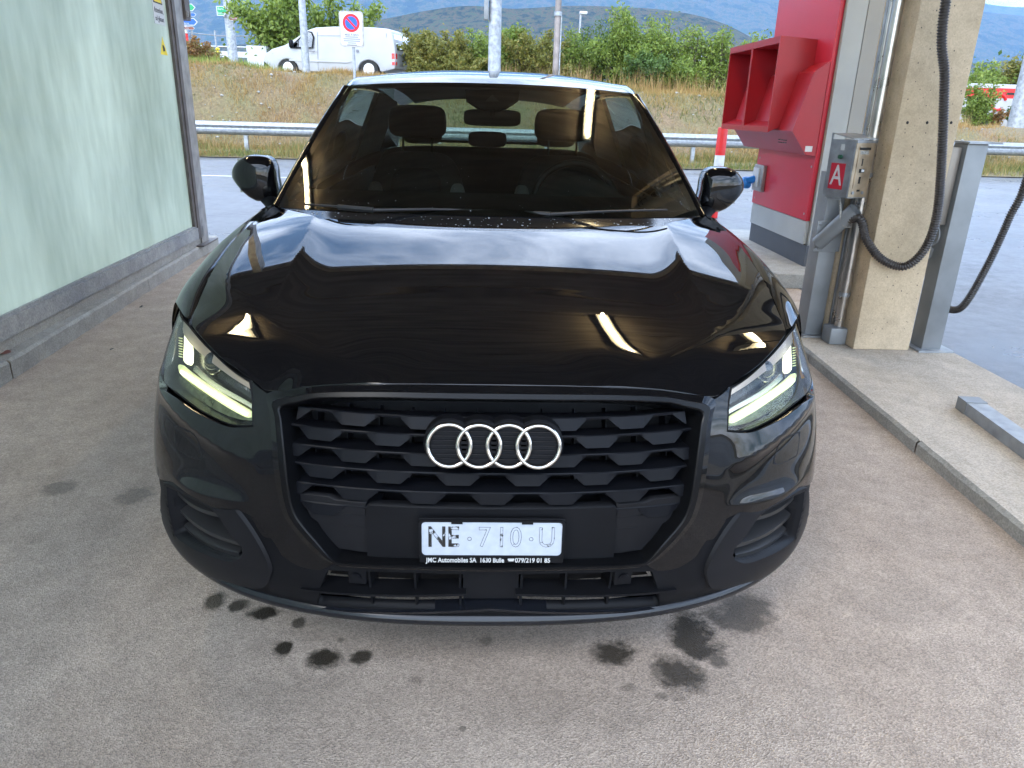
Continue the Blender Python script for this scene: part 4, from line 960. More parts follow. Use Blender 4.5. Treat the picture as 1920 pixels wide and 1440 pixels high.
FIm = [(-a, b) for a, b in FIp][::-1]
V2h = [INf, FIp, FIm]
# grille hole is cut by shaping the outline round its lower edge
lowgr = [p for p in FOf if p[1] < .56]
lowgr.sort(key=lambda p: p[0])
val = [(-Ue, zlow), (-.5, zlow), (0, zlow), (.5, zlow), (Ue, zlow), (Ue, .56)]+[tuple(cF+(np.array(p)-cF)*.97) for p in lowgr][::-1]+[(-Ue, .56)]
V, F = panel(val, V2h, Smap(-.002, False), step=.014, depth=.025)
VAL = add('lower_valance', V, F, matte, CAR, sharp=35)
# fog trims and pockets
V, F = panel(FOp, [FIp], Smap(.013, False), step=.009, depth=.055, bev=.003)
ft1 = add('fog_trim', V, F, cladm, CAR, sharp=35); Vm, Fm = mir(V, F); ft2 = add('fog_trim', Vm, Fm, cladm, CAR, sharp=35)
V, F = panel(FIp, [], Smap(-.065, False), step=.03, depth=0, rim=False); Vm, Fm = mir(V, F); add('pocket', V, F, void, ft1); add('pocket', Vm, Fm, void, ft2)
for (l0, l1, h) in [((322, 927), (410, 972), 13), ((328, 962), (452, 1028), 13), ((336, 992), (440, 1046), 10)]:
    a = np.array(pxS(*l0)); b = np.array(pxS(*l1)); V = []; N_ = 14
    for i in range(N_):
        t = i/(N_-1); p = a+(b-a)*t; p[1] -= .008*sin(pi*t)
        for off, dz in ((-.020, -.009), (-.014, -.006), (-.014, .004), (-.022, .008), (-.060, .020), (-.060, .006)): V.append(Smap(off, False)(p[0], p[1]+dz))
    n = 6; F = [[i*n+j, i*n+(j+1) % n, (i+1)*n+(j+1) % n, (i+1)*n+j] for i in range(N_-1) for j in range(n)]
    add('pocket_slat', V, F, pocketm, ft1, sharp=25); Vm, Fm = mir(V, F); add('pocket_slat', Vm, Fm, pocketm, ft2, sharp=25)
# tow cover groove next to the pocket
P_ = smooth_poly(pS([(474, 968), (515, 975), (530, 985), (552, 1008), (545, 1011), (505, 1007), (492, 1000)]), 4, 70)
V, F = panel(P_, [], Smap(.0052), step=.01, depth=.001, bev=.0016); add('tow_cover', V, F, paint, BPl, sharp=60); Vm, Fm = mir(V, F); add('tow_cover', Vm, Fm, paint, BPr, sharp=60)
# --- lower intake
V, F = panel(INf, [], Smap(-.085, False), step=.05, depth=0, rim=False); add('intake_cavity', V, F, void, CAR)
IN = thing('dummy', (0, 0, 0), None, None); bpy.data.objects.remove(IN)
def sbar(name, pa, pb, off0, off1, h, m, parent, mirror=True, n=16):
    a = np.array(pxS(*pa)) if pa[0] > 2 else np.array(pa); b = np.array(pxS(*pb)) if pb[0] > 2 else np.array(pb); V = []
    for i in range(n):
        p = a+(b-a)*i/(n-1)
        for off, dz in ((off1, -h/2), (off0, -h/2), (off0, h/2), (off1, h/2)): V.append(Smap(off, False)(p[0], p[1]+dz))
    F = [[i*4+j, i*4+(j+1) % 4, (i+1)*4+(j+1) % 4, (i+1)*4+j] for i in range(n-1) for j in range(4)]+[[3, 2, 1, 0], [(n-1)*4+k for k in range(4)]]
    o = add(name, V, F, m, parent, smooth=False)
    if mirror: Vm, Fm = mir(V, F); add(name, Vm, Fm, m, parent, smooth=False)
    return o
sbar('intake_bar', (566, 1103), (874, 1112), .006, -.05, .006, matte, VAL)
for px in (688, 776, 862):
    a = pxS(px, 1076); b = pxS(px, 1142); 
    V = [Smap(o_, False)(a[0]+dx, z) for z in (a[1]+.0, b[1]) for o_, dx in ((-.012, -.0025), (-.012, .0025), (-.07, .0025), (-.07, -.0025))]
    F = [[0, 1, 5, 4], [1, 2, 6, 5], [2, 3, 7, 6], [3, 0, 4, 7]]; add('intake_strut', V, F, matte, VAL, smooth=False); Vm, Fm = mir(V, F); add('intake_strut', Vm, Fm, matte, VAL, smooth=False)
c0_, c1_ = pxS(868, 1078), pxS(868, 1130)
V, F = panel([(c0_[0], c1_[1]), (-c0_[0], c1_[1]), (-c0_[0], c0_[1]), (c0_[0], c0_[1])], [], Smap(-.012, False), step=.02, depth=.05); add('radar_cover', V, F, matte, VAL)
for s in (-1, 1):
    c = pxS(667, 1084); hw, hh = .020, .020
    V, F = panel([(c[0]-hw, c[1]-hh), (c[0]+hw, c[1]-hh), (c[0]+hw, c[1]+hh), (c[0]-hw, c[1]+hh)], [], Smap(-.006, False), step=.02, depth=.05, bev=.001)
    if s > 0: V, F = mir(V, F)
    so = add('sensor_mount', V, F, matte, VAL); P3 = Smap(-.004, False)(c[0], c[1]); P3[0] *= -s if False else 1
    if s > 0: P3[0] = -P3[0]
    n3 = Sn(math.copysign(c[0], s)/QS, c[1]); MB().tube([P3, P3+n3*.003], .0115, 18).add('parking_sensor', slatm, so); MB().tube([P3+n3*.003, P3+n3*.004], .008, 18).add('sensor_face', matte, so)
sbar('intake_sill', (600, 1139), (0, pxS(922, 1141)[1]), .004, -.03, .007, slate, VAL)
# --- lip along the bottom edge
prof = [(-.002, .244), (.008, .242), (.013, .236), (.014, .228), (.008, .219), (-.02, .215), (-.05, .217)]
V = []; us = np.linspace(-Ue, Ue, 97)
for u in us:
    a = abs(u)/QS; rise = .055*sstep(.62, 1.35, a)
    for off, z in prof: V.append(Smap(off, False)(u, z+rise*1.0 if True else z))
n = len(prof); F = [[i*n+j, (i+1)*n+j, (i+1)*n+j+1, i*n+j+1] for i in range(96) for j in range(n-1)]
add('front_lip', V, F, slate, CAR, sharp=45)
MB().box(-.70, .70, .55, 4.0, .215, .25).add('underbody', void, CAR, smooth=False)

# --- headlamps
def hl_build(mirror):
    def MM(V, F): return mir(V, F) if mirror else (V, F)
    HLx = thing('h', (0, 0, 0), None, None); bpy.data.objects.remove(HLx)
    V, F = panel(HLs, [], Smap(-.050, False), step=.03, depth=0, rim=False)
    rimf, rimb = Smap(.0, False), Smap(-.051, False); n = len(HLs); m_ = MB().addm(V, F)
    m_.addm([rimf(*p) for p in HLs]+[rimb(*p) for p in HLs], [[i, (i+1) % n, (i+1) % n+n, i+n] for i in range(n)])
    V, F = MM(m_.V, m_.F); H_ = add('headlight', V, F, lampdark, CAR, sharp=30)
    def strip(name, pts, off, m, depth=.008, bev=.001, step=.008, corner=60, label=None):
        V, F = panel(smooth_poly(pS(pts), 3, corner), [], Smap(off, False), step=step, depth=depth, bev=bev); V, F = MM(V, F); return add(name, V, F, m, H_, sharp=40, label=label)
    strip('bezel', [(337, 592), (352, 614), (392, 659), (438, 702), (466, 720), (466, 730), (440, 714), (398, 684), (362, 655), (342, 633), (335, 618)], -.010, bezel_sheen)
    strip('led_bar', [(330, 617), (337, 622), (341, 650), (341, 674), (336, 679), (328, 669), (329, 640)], -.020, drl)
    strip('led_bar', [(318, 680), (324, 680), (345, 697), (380, 721), (415, 745), (450, 767), (458, 775), (457, 783), (448, 783), (420, 768), (385, 745), (350, 720), (325, 701), (319, 692)], -.020, drl2, step=.006)
    strip('led_core', [(327, 690), (350, 706), (385, 730), (420, 753), (454, 775), (452, 780), (418, 760), (383, 737), (348, 713), (325, 696)], -.014, drl, depth=.004, step=.006)
    strip('reflector_strip', [(345, 680), (352, 684), (400, 722), (440, 745), (465, 762), (465, 770), (440, 755), (400, 733), (355, 700), (343, 690)], -.024, satinchrome)
    strip('light_guide_lower', [(312, 700), (330, 712), (370, 742), (410, 764), (440, 778), (462, 784), (462, 790), (434, 789), (400, 778), (360, 755), (330, 733), (314, 716)], -.030, mat('clear lamp guide', (.30, .33, .20), .2, .7, var=.3, scale=60))
    strip('side_reflector', [(330, 574), (334, 600), (327, 612), (323, 650), (316, 680), (304, 690), (308, 655), (315, 625), (322, 597)], -.004, satinchrome, depth=.004)
    for k in range(8):
        y = 628+k*5; strip('light_tooth', [(322, y), (327, y+1), (327, y+3), (322, y+2)], -.016, drl2, step=.01, depth=.003, corner=10)
    if mirror: strip('amber_reflector', [(314, 606), (318, 608), (311, 650), (309, 680), (305, 690), (305, 668), (308, 635)], -.012, amber)
    # projector
    c = pxS(386, 672); P = Smap(-.030, False)(*c); n3 = Sn(c[0]/QS, c[1]); 
    if mirror: P[0] *= -1; n3[0] *= -1
    pj = MB(); pj.sphere(P, .030, .022, .026, 20, 12); pj.add('projector_lens', mat('projector glass', (.02, .022, .025), .03, coat=1, var=.05), H_)
    m_ = MB(); ring = []
    t1 = np.cross(n3, [0, 0, 1.]); t1 /= np.linalg.norm(t1); t2 = np.cross(t1, n3)
    for k in range(25): a = 2*pi*k/24; ring.append(P+n3*.006+t1*.036*cos(a)+t2*.030*sin(a))
    MB().tube(ring, .0028, 8).add('projector_ring', chrome, H_)
    strip('inner_housing', [(424, 713), (432, 700), (450, 712), (466, 728), (467, 752), (455, 745), (432, 730), (422, 724)], -.026, lampdark, depth=.02)
    for k in range(7):
        x = 434+k*4.6; strip('cooling_fin', [(x, 706+k*3.0), (x+1.6, 707+k*3.0), (x+2.6, 722+k*3.2), (x+1, 722+k*3.2)], -.018, lampdark, step=.01, depth=.004, corner=10)
    V, F = panel(HLs, [], Smap(.001, False), step=.014, depth=.001, bev=.001, rim=False); V, F = MM(V, F); add('lens', V, F, lensglass, H_, sharp=0)
    # dark seal round the lens
    n = len(HLs); a_, b_ = Smap(.002, False), Smap(-.004, False); V = [a_(*p) for p in HLs]+[b_(*p) for p in HLgap]; V, F = MM(V, [[i, (i+1) % n, (i+1) % n+n, i+n] for i in range(n)]); add('seal', V, F, void, H_)
hl_build(False); hl_build(True)

# --- bonnet
zc = spl([-.02, .054, .10, .16, .25, .50, .75, 1.0, 1.20, 1.4], [.772, .799, .814, .830, .851, .898, .943, .984, 1.008, 1.025])
xo = spl([.0, .08, .14, .20, .26, .38, .50, .60, .80, 1.30], [.215, .272, .365, .438, .496, .592, .672, .715, .750, .742])
sf = spl([.0, .08, .113, .145, .175, .218, .277, .336, .45, .60, .80, 1.0, 1.25], [.26, .30, .335, .31, .25, .200, .165, .150, .18, .22, .22, .16, .06])
xin = spl([.0, .30, .50, .80, 1.05, 1.3], [.48, .520, .540, .557, .575, .60])
def softp(d, w): return d if d > 6*w else w*math.log1p(math.exp(d/w))
def hood_z(x, y):
    x = abs(x); z = zc(y)-.030*x*x
    z -= sf(y)*softp(x-xo(y), .012)
    A = min(1, max(0, (y-.22)/.85))**1.2
    if A > 0:
        xi = xin(y); w = min(1, max(0, (x-xi+.11)/.11))**2.2; t = min(max((x-xi)/(xo(y)-xi), 0), 1)
        z += A*.010*w*(1-t**1.3)
    z -= .03*sstep(1.02, 1.25, y)*0
    return z
def Hmap(off=0.):
    def f(x, y): return np.array([x, y, hood_z(x, y)+off])
    return f
def pxH(px, py, off=0.):
    d = ray(px, py); t = 1.2; pv = None
    while t < 4.5:
        P = CAM+d*t; v = P[2]-(hood_z(P[0], P[1])+off)
        if pv is not None and pv > 0 >= v: break
        pv = v; t += .01
    a, b = t-.01, t
    for _ in range(25):
        m_ = (a+b)/2; P = CAM+d*m_
        if P[2]-(hood_z(P[0], P[1])+off) > 0: a = m_
        else: b = m_
    return (P[0], P[1])
GAPX = [(359, 604), (363, 588), (370, 572), (383, 540), (400, 505), (418, 478), (437, 452), (458, 431), (480, 411), (502, 394), (513, 386)]
front = [(922, 721), (860, 720), (800, 719.5), (700, 719.5), (620, 721), (560, 727), (503, 735), (486, 722), (471, 709.5), (443, 690), (413, 667), (385, 637), (366, 613)]
rear = [(520, 389), (545, 393), (575, 400), (592, 407), (600, 411), (615, 411), (660, 412), (760, 419), (860, 424), (922, 425.5)]
def onS3(px, py): return Smap(.004)(*pxS(px, py))
fr3 = [onS3(*p) for p in front]
hfront = [(p[0], p[1]) for p in fr3]
# hood must meet the bumper skin height: blend correction near the front edge
_fx = np.array([-p[0] for p in fr3]); _fy = np.array([p[1] for p in fr3]); _dz = np.array([p[2]-hood_z(p[0], p[1]) for p in fr3])
print('hood front mismatch', np.round(_dz, 3)); print('front', [np.round(p, 3).tolist() for p in fr3])
FR = np.array(fr3)[:, :2]; FRa = np.vstack([FR, FR*np.array([-1, 1])]); _ctr = FRa; _tg = np.concatenate([_dz, _dz])
_bk = np.array([(x, y) for y in (.62, .75) for x in np.linspace(-.7, .7, 9)]+[(x, .42) for x in np.linspace(-.5, .5, 7)]+[(x, .30) for x in (-.25, 0, .25)])
_all = np.vstack([FRa, _bk]); _tt = np.concatenate([_tg, np.zeros(len(_bk))]); _K = np.exp(-((_all[:, None, :]-_ctr[None, :, :])**2).sum(2)/(2*.13**2))
_wt = np.linalg.solve(_K.T @ _K+.02*np.eye(len(_ctr)), _K.T @ _tt)
print('residual', np.round(_K[:len(FR)] @ _wt-_dz, 3))
_n = 240; _sd = np.linspace(0, len(fr3)-1, _n); _ip = [spl(list(range(len(fr3))), [p[c] for p in fr3]) for c in (0, 1)]; _iz = spl(list(range(len(fr3))), list(_dz))
_bx = np.array([_ip[0](t) for t in _sd]); _by = np.array([_ip[1](t) for t in _sd]); _bk_ = np.array([_iz(t) for t in _sd]); _bk_ = np.convolve(np.pad(_bk_, 4, mode='edge'), np.ones(9)/9, 'valid')
def hood_corr(x, y):
    """the bonnet edge meets the bumper and lamp skin, rolling over the last few centimetres"""
    d2 = (_bx+abs(x))**2+(_by-y)**2; w = np.exp(-(d2-d2.min())/(2*.03**2)); k = (w*_bk_).sum()/w.sum()
    return float(k*math.exp(-d2.min()/.09**2))
def Hc(off=0.):
    def f(x, y): return np.array([x, y, hood_z(x, y)+hood_corr(x, y)+off+.002])
    return f
hg = [pxH(*p) for p in GAPX]; hr = [pxH(*p) for p in rear]
print('gap', [np.round([*p, hood_z(*p)], 3).tolist() for p in hg]); print('rear', np.round(hr, 3).tolist())
hfront[0] = (0, hfront[0][1]); hr[-1] = (0, hr[-1][1])
outl = hfront+hg+hr; half = smooth_poly(outl, 3, 35)
# full outline across the centre line
k_end = [i for i, p in enumerate(half) if abs(p[0]) < 1e-9]
halfp = [p for p in half[:k_end[-1]+1]]
fullh = halfp+[np.array([-p[0], p[1]]) for p in halfp[1:-1]][::-1]
V, F = panel(fullh, [], Hc(), step=.010, depth=.012, bev=.0022, inset=.005)
HOOD = add('bonnet', V, F, paint, CAR, sharp=50)

# --- front wings (fender) from the bonnet gap over the shoulder to the side
gx_ = spl([p[1] for p in hg], [-p[0] for p in hg]); gz_ = spl([p[1] for p in hg], [hood_z(*p) for p in hg]); GY0, GY1 = hg[0][1], hg[-1][1]
side_x = spl([.35, .45, .60, .80, 1.1, 1.4, 2.0, 3.0, 3.6, 4.0, 4.19], [.80, .842, .878, .888, .886, .872, .872, .875, .870, .80, .70])
side_zs = spl([.3, .5, .8, 1.2, 1.6, 4.2], [.64, .70, .76, .76, .78, .80])
belt_x = spl([GY1, 1.6, 2.4, 3.4, 4.0], [gx_(GY1)+.01, .775, .775, .74, .62]); belt_z = spl([GY1, 1.6, 2.4, 3.4, 4.0], [gz_(GY1)-.002, .985, 1.01, 1.06, 1.08])
def side_pt(y, s):
    """s 0..1 from the upper edge over the shoulder, 1..2 down the flank to the sill"""
    if y <= GY1: xa, za = gx_(y)+.0045, gz_(y)-.005
    else: xa, za = belt_x(y), belt_z(y)
    xb = max(side_x(y), xa+.008); zb_ = min(side_zs(y), za-.04)
    if s <= 1:
        a = s*pi/2; return np.array([-(xa+(xb-xa)*sin(a)**.9), y, zb_+(za-zb_)*cos(a)**.9])
    t = s-1; z = zb_+(.27-zb_)*t; return np.array([-(xb-.03*t*t+.012*math.exp(-((z-.48)/.06)**2)), y, z])
WCY = (.80, 3.40); WR = .345
ystart = spl([0, .10, .28, .52, 1.0, 2.0], [.386, .402, .468, .568, .600, .600])
def side_panel(name, y0, y1, ny, m, s0=0, s1=2, arch=True, parent=None):
    V = []; F = []; ns = 34
    for i in range(ny):
        for j in range(ns):
            s_ = s0+(s1-s0)*j/(ns-1); ys_ = ystart(s_) if name == 'front_wing' else y0
            V.append(side_pt(ys_+(y1-ys_)*i/(ny-1), s_))
    for i in range(ny-1):
        for j in range(ns-1):
            f = [i*ns+j, i*ns+j+1, (i+1)*ns+j+1, (i+1)*ns+j]; c = sum(np.array(V[k]) for k in f)/4
            if arch and any((c[1]-w)**2+(c[2]-.345)**2 < (WR+.03)**2 for w in WCY): continue
            F.append(f)
    out = []
    for mrr in (False, True):
        Vv, Ff = mir(V, F) if mrr else (V, F); out.append(add(name, Vv, Ff, m, parent or CAR, sharp=50))
    return out
y_tip = fr3[-1][1]
side_panel('front_wing', max(y_tip, GY0)+.003, 1.335, 60, paint)
d1 = side_panel('front_door', 1.341, 2.36, 40, paint); d2 = side_panel('rear_door', 2.366, 3.20, 34, paint); side_panel('rear_wing', 3.206, 4.12, 40, paint)
for dd, yy_ in ((d1, 2.18), (d2, 3.02)):
    for k, o in enumerate(dd):
        s = -1 if k == 0 else 1; MB().box(min(s*.885, s*.915), max(s*.885, s*.915), yy_-.09, yy_+.09, .87, .895, bev=.006).add('handle', paint, o)
# little corner of wing between lamp tip and bonnet gap
def wingtip():
    A = [onS3(*p) for p in [(359, 604), (352, 595), (345, 584), (339, 574), (334, 565)]]
    V = []; y0 = max(y_tip, GY0)+.003; ns = 12; B = [side_pt(y0, .0+.62*j/(ns-1)) for j in range(ns)]
    Ac = [A[0]+(A[-1]-A[0])*0 for _ in range(ns)]; L_ = np.linspace(0, len(A)-1, ns)
    for j in range(ns): k = min(int(L_[j]), len(A)-2); t = L_[j]-k; Ac[j] = A[k]*(1-t)+A[k+1]*t
    for i in range(8):
        t = i/7; 
        for j in range(ns): V.append(Ac[j]*(1-t)+B[j]*t)
    F = [[i*ns+j, i*ns+j+1, (i+1)*ns+j+1, (i+1)*ns+j] for i in range(7) for j in range(ns-1)]
    for mrr in (0, 1):
        Vv, Ff = mir(V, F) if mrr else (V, F); add('wing_corner', Vv, Ff, paint, CAR, sharp=50)
    print('wingtip A', np.round(A, 3).tolist(), 'B', np.round(B[0], 3), np.round(B[-1], 3))
# arches and wheels
for wy in WCY:
    for s in (-1, 1):
        V = []; n = 30; a1_ = pi-.62 if wy < 1 else pi+.25
        for k in range(n+1):
            a = -.25+(a1_+.25)*k/n; 
            for r, x in ((WR+.050, -.004), (WR+.045, .006), (WR+.01, .008), (WR, .0), (WR, -.28)): V.append((s*(side_x(wy+r*cos(a))+x), wy+r*cos(a), max(.345+r*sin(a), .24)))
        F = [[k*5+j, k*5+j+1, (k+1)*5+j+1, (k+1)*5+j] for k in range(n) for j in range(4)]; add('arch_cladding', V, F, cladm, CAR, sharp=30)
        W = MB(); pr = [(.235, -.10), (.30, -.105), (.328, -.09), (.335, -.05), (.335, .05), (.328, .09), (.30, .105), (.235, .10)]; V = []; n = 36
        for k in range(n):
            a = 2*pi*k/n
            for r, x in pr: V.append((s*(.765+x), wy+r*cos(a), .335+r*sin(a)))
        W.addm(V, [[k*8+j, k*8+(j+1) % 8, ((k+1) % n)*8+(j+1) % 8, ((k+1) % n)*8+j] for k in range(n) for j in range(8)]); wh = W.add('wheel', tyre, CAR)
        R_ = MB(); R_.tube([(s*.845, wy, .335), (s*.86, wy, .335)], .06, 20)
        for q in range(5):
            a = 2*pi*q/5+.3; d = np.array([0, cos(a), sin(a)]); R_.tube([np.array([s*.847, wy, .335])+d*.04, np.array([s*.843, wy, .335])+d*.225], [.032, .022], 8)
        rimr = [(np.array([s*.835, wy+.232*cos(2*pi*k/40), .335+.232*sin(2*pi*k/40)])) for k in range(41)]; R_.tube(rimr, .012, 8); R_.tube([(s*.70, wy, .335), (s*.715, wy, .335)], .225, 30); R_.add('rim', alloy, wh)
side_panel('sill_cladding', 1.20, 3.02, 30, cladm, 1.72, 2.0, arch=False)

# --- windscreen
def ws_pt(u, v):     # u -1..1, v 0..1 bottom to top
    w = .754+(.594-.754)*v; yc = 1.08+(1.88-1.08)*v; ye = 1.30+(1.95-1.30)*v; a = abs(u)
    y = yc+(ye-yc)*a**2.3; zc_ = 1.007+(1.433-1.007)*v+.050*v*(1-v); ze = .993+(1.413-.993)*v+.050*v*(1-v)
    return np.array([u*w, y, zc_+(ze-zc_)*a**2.3])
MB().grid(lambda i, j: ws_pt(2*i-1, j), 61, 31).add('windscreen', wsglass, CAR, sharp=0)
# printed black border of the screen
m_ = MB()
def wsb(u, v): p = ws_pt(u, v); return p+np.array([0, .003, -.004])
m_.grid(lambda i, j: wsb(2*i-1, j*.045-.0), 41, 3); m_.grid(lambda i, j: wsb(2*i-1, 1-.03*j), 41, 3); m_.grid(lambda i, j: wsb(-1+.035*i, j), 3, 31); m_.grid(lambda i, j: wsb(1-.035*i, j), 3, 31)
m_.add('screen_border', void, CAR)
# --- A pillars
def pil_pt(j, t):
    p = ws_pt(-1, j); prof = [(0, 0, .000), (-.004, .002, .006), (-.014, .008, .009), (-.024, .022, .004), (-.030, .045, -.014), (-.030, .085, -.045)]
    k = min(int(t*5), 4); f = t*5-k; a = np.array(prof[k]); b = np.array(prof[k+1]); q = a+(b-a)*f; e_ = 1-sstep(.80, 1.0, j)
    if q[2] > 0: q[2] *= e_
    q[1] *= .35+.65*e_; return p+q
V = []; 
for j in range(31):
    for i in range(11): V.append(pil_pt(j/30, i/10))
F = [[j*11+i, j*11+i+1, (j+1)*11+i+1, (j+1)*11+i] for j in range(30) for i in range(10)]
for mrr in (0, 1):
    Vv, Ff = mir(V, F) if mrr else (V, F); add('windscreen_pillar', Vv, Ff, paint, CAR, sharp=50)
# --- roof
rzc = spl([1.88, 2.0, 2.2, 2.6, 3.0, 3.5, 3.95], [1.434, 1.465, 1.492, 1.507, 1.503, 1.47, 1.41]); rw = spl([1.88, 2.2, 2.8, 3.5, 3.95], [.594, .605, .60, .565, .53])
def roof_pt(u, v):
    a = abs(u); y = 1.882+(3.95-1.882)*v; y0 = y+(.07*(1-v))*a**2.3*(1 if v < 1 else 0); zz0 = rzc(y)-.021*a**2.3-.030*sstep(0, .25, v)*a**3-.042*sstep(.962, 1.0, a)
    return np.array([u*(rw(y)+.036*sstep(.90, 1, a)), y0, zz0])
MB().grid(lambda i, j: roof_pt(2*i-1, j), 81, 61).add('roof', paint, CAR, sharp=0)
MB().tube(catmull([(0, 3.70, 1.47), (0, 3.80, 1.53), (0, 3.88, 1.55)], 5), [.03]*5+[.026]*3+[.02]*2+[.008], 8).add('aerial', paint, CAR) if False else None
# side glass and cant rail
def rail_pt(y):
    v = (y-1.882)/(3.95-1.882)
    if y < 1.95: t = (y-1.30)/(1.95-1.30); return ws_pt(-1, min(max(t, 0), 1))+np.array([-.030, .04, -.03])
    return np.array([-(rw(y)+.028), y, rzc(y)-.10])
def sg(i, j):
    y = 1.42+(3.55-1.42)*i; a = np.array([-belt_x(y), y, belt_z(y)]); b = rail_pt(y); b[1] = y
    return a+(b-a)*j
V, F = [], []
G = MB().grid(sg, 50, 8)
for mrr in (0, 1):
    Vv, Ff = mir(G.V, G.F) if mrr else (G.V, G.F); add('side_window', Vv, Ff, sideglass, CAR, sharp=0)
    m_ = MB()
    for yy_ in (2.36, 3.12): m_.grid(lambda i, j, yy_=yy_: sg((yy_-.035+.07*i-1.42)/2.13, j)+np.array([-.004, 0, 0]), 3, 8)
    Vv, Ff = mir(m_.V, m_.F) if mrr else (m_.V, m_.F); add('door_pillar', Vv, Ff, paint, CAR)
    m_ = MB().grid(lambda i, j: sg(1.0+.19*i, j) if False else np.array([-(belt_x(3.55+.42*i)+(rw(3.55+.4*i)+.028-belt_x(3.55+.42*i))*j), 3.55+.45*i*(1-.35*j), belt_z(3.55+.42*i)+(rzc(3.55+.4*i)-.10-belt_z(3.55+.42*i))*j]), 12, 8)
    Vv, Ff = mir(m_.V, m_.F) if mrr else (m_.V, m_.F); add('rear_pillar', Vv, Ff, slate, CAR)
for mrr in (0, 1):
    m_ = MB().grid(lambda i, j: sg((1.235+.20*i-1.42)/2.13, j)*np.array([1.0, 1, 1])+np.array([.003, 0, 0]), 6, 5); Vv, Ff = mir(m_.V, m_.F) if mrr else (m_.V, m_.F); add('mirror_sail', Vv, Ff, matte, CAR)
# tailgate with window
def tg_pt(u, v): # v 0 bottom (z .55) .. 1 roof
    z = .45+(1.40-.45)*v; y = 4.19-.0*v if v < .5 else 4.19-.48*(v-.5)/.5*.9; w = .80 if v < .6 else .80-(.80-.50)*(v-.6)/.4
    return np.array([u*w, y-.10*abs(u)**3, z])
G = MB().grid(lambda i, j: tg_pt(2*i-1, j*.66), 31, 20); G.add('tailgate', paint, CAR)
G = MB().grid(lambda i, j: tg_pt((2*i-1), .665+.335*j), 31, 10); G.add('rear_window', glassmat('rear window glass', (.70, .82, .76), 0, 1.0), CAR, sharp=0)
MB().grid(lambda i, j: tg_pt(2*i-1, .0)*np.array([1.05, 1, 0])+np.array([0, .03, .27+.24*j]), 21, 4).add('rear_bumper', cladm, CAR)
for s in (-1, 1):
    MB().box(min(s*.50, s*.80), max(s*.50, s*.80), 4.185, 4.215, .88, 1.0, bev=.01).add('tail_light', tailred, CAR)

# --- cowl, drops and wipers
def cowl(i, j):
    u = 2*i-1; p = ws_pt(u, 0); p[2] -= .002; xr = [q[0] for q in hr]; x = p[0]
    yy_ = np.interp(-abs(x), [q[0] for q in hr], [q[1] for q in hr]); b = np.array([x, yy_-.03, hood_z(x, yy_)-.020])
    t = j; q = p+(b-p)*t; q[2] -= .004*sin(pi*t); return q
CWL = MB().grid(cowl, 61, 8).add('scuttle_panel', mat('wet scuttle plastic', (.012, .012, .013), .12, var=.1), CAR)
dropm = mat('water droplets', (.75, .78, .80), .05, .6, var=.05)
m_ = MB()
for k in range(210):
    i, j = random.random(), random.random(); p = cowl(i, .05+.7*j); r = .0009+.0018*random.random()**2
    m_.sphere((p[0], p[1], p[2]+.0005), r*(1+random.random()), r, r*.6, 6, 4)
for k in range(60):
    u, v = 2*random.random()-1, .02+.3*random.random()**2; p = ws_pt(u, v)+np.array([0, -.001, .002]); r = .0005+.0007*random.random(); m_.sphere(p, r, r, r, 6, 4)
m_.add('rain_drops', dropm, CAR, kind='stuff')
for (pa, pb, pc) in [((634, 388), (700, 394), (915, 399)), ((952, 398), (1030, 402), (1255, 398))]:
    A, B, C_ = [atY(px, py, Y) for (px, py), Y in zip((pa, pb, pc), (1.135, 1.10, 1.09))]
    wv = MB(); wv.tube(catmull([A, B], 4), .009, 8); wv.tube([B, (B+C_)/2+np.array([0, .01, .006]), C_+np.array([0, .03, .004])], [.006, .004, .0035], 8)
    o = wv.add('wiper_arm', rubber, CAR)
    a0 = A+np.array([-.12 if pa[0] < 700 else -.10, .05, .0]); MB().tube([a0+np.array([0, 0, .0]), B+np.array([0, .0, .004])], .004, 8).add('wiper_blade', rubber, o)
# --- door mirrors
def mirror(s):
    V = []; nu, nv = 36, 22; cx, cy, cz = -.909, 1.60, 1.064
    def sp(v, e): return math.copysign(abs(v)**e, v)
    m_ = MB(); 
    for j in range(nv+1):
        p = pi*j/nv-pi/2
        for i in range(nu):
            a = 2*pi*i/nu; x = sp(cos(p), .5)*sp(cos(a), .55); y = sp(cos(p), .5)*sp(sin(a), .55); z = sp(sin(p), .6)
            hz = .086*(1-.20*max(0, -x)); X = cx+x*.092; Z = cz+z*hz+.012*x*0
            if z < 0: Z += .050*max(0, -x)**1.5*(-z); X += .012*(-z)
            else: Z -= .030*max(0, -x)**2*z
            Y = cy+(y*.085 if y < 0 else y*.045)+.05*max(0, -x)**2
            V.append((X, Y, Z))
    F = [[j*nu+i, j*nu+(i+1) % nu, (j+1)*nu+(i+1) % nu, (j+1)*nu+i] for j in range(nv) for i in range(nu)]
    if s > 0: V, F = mir(V, F)
    o = add('door_mirror', V, F, paint, CAR, sharp=50)
    pts = [(-.872, 1.57, 1.015), (-.850, 1.55, .985), (-.815, 1.50, .962), (-.79, 1.47, .955)]
    m_ = MB().tube(catmull(pts, 4), [.030]*4+[.027]*4+[.026]*4+[.028], 12)
    Vv, Ff = (m_.V, m_.F) if s < 0 else mir(m_.V, m_.F); add('mirror_foot', Vv, Ff, matte, o)
    m_ = MB().grid(lambda i, j: np.array([cx-.078+.15*i, cy+.047, cz-.062+.125*j]), 2, 2); Vv, Ff = (m_.V, m_.F) if s < 0 else mir(m_.V, m_.F); add('mirror_glass', Vv, Ff, chrome, o)
mirror(-1); mirror(1)
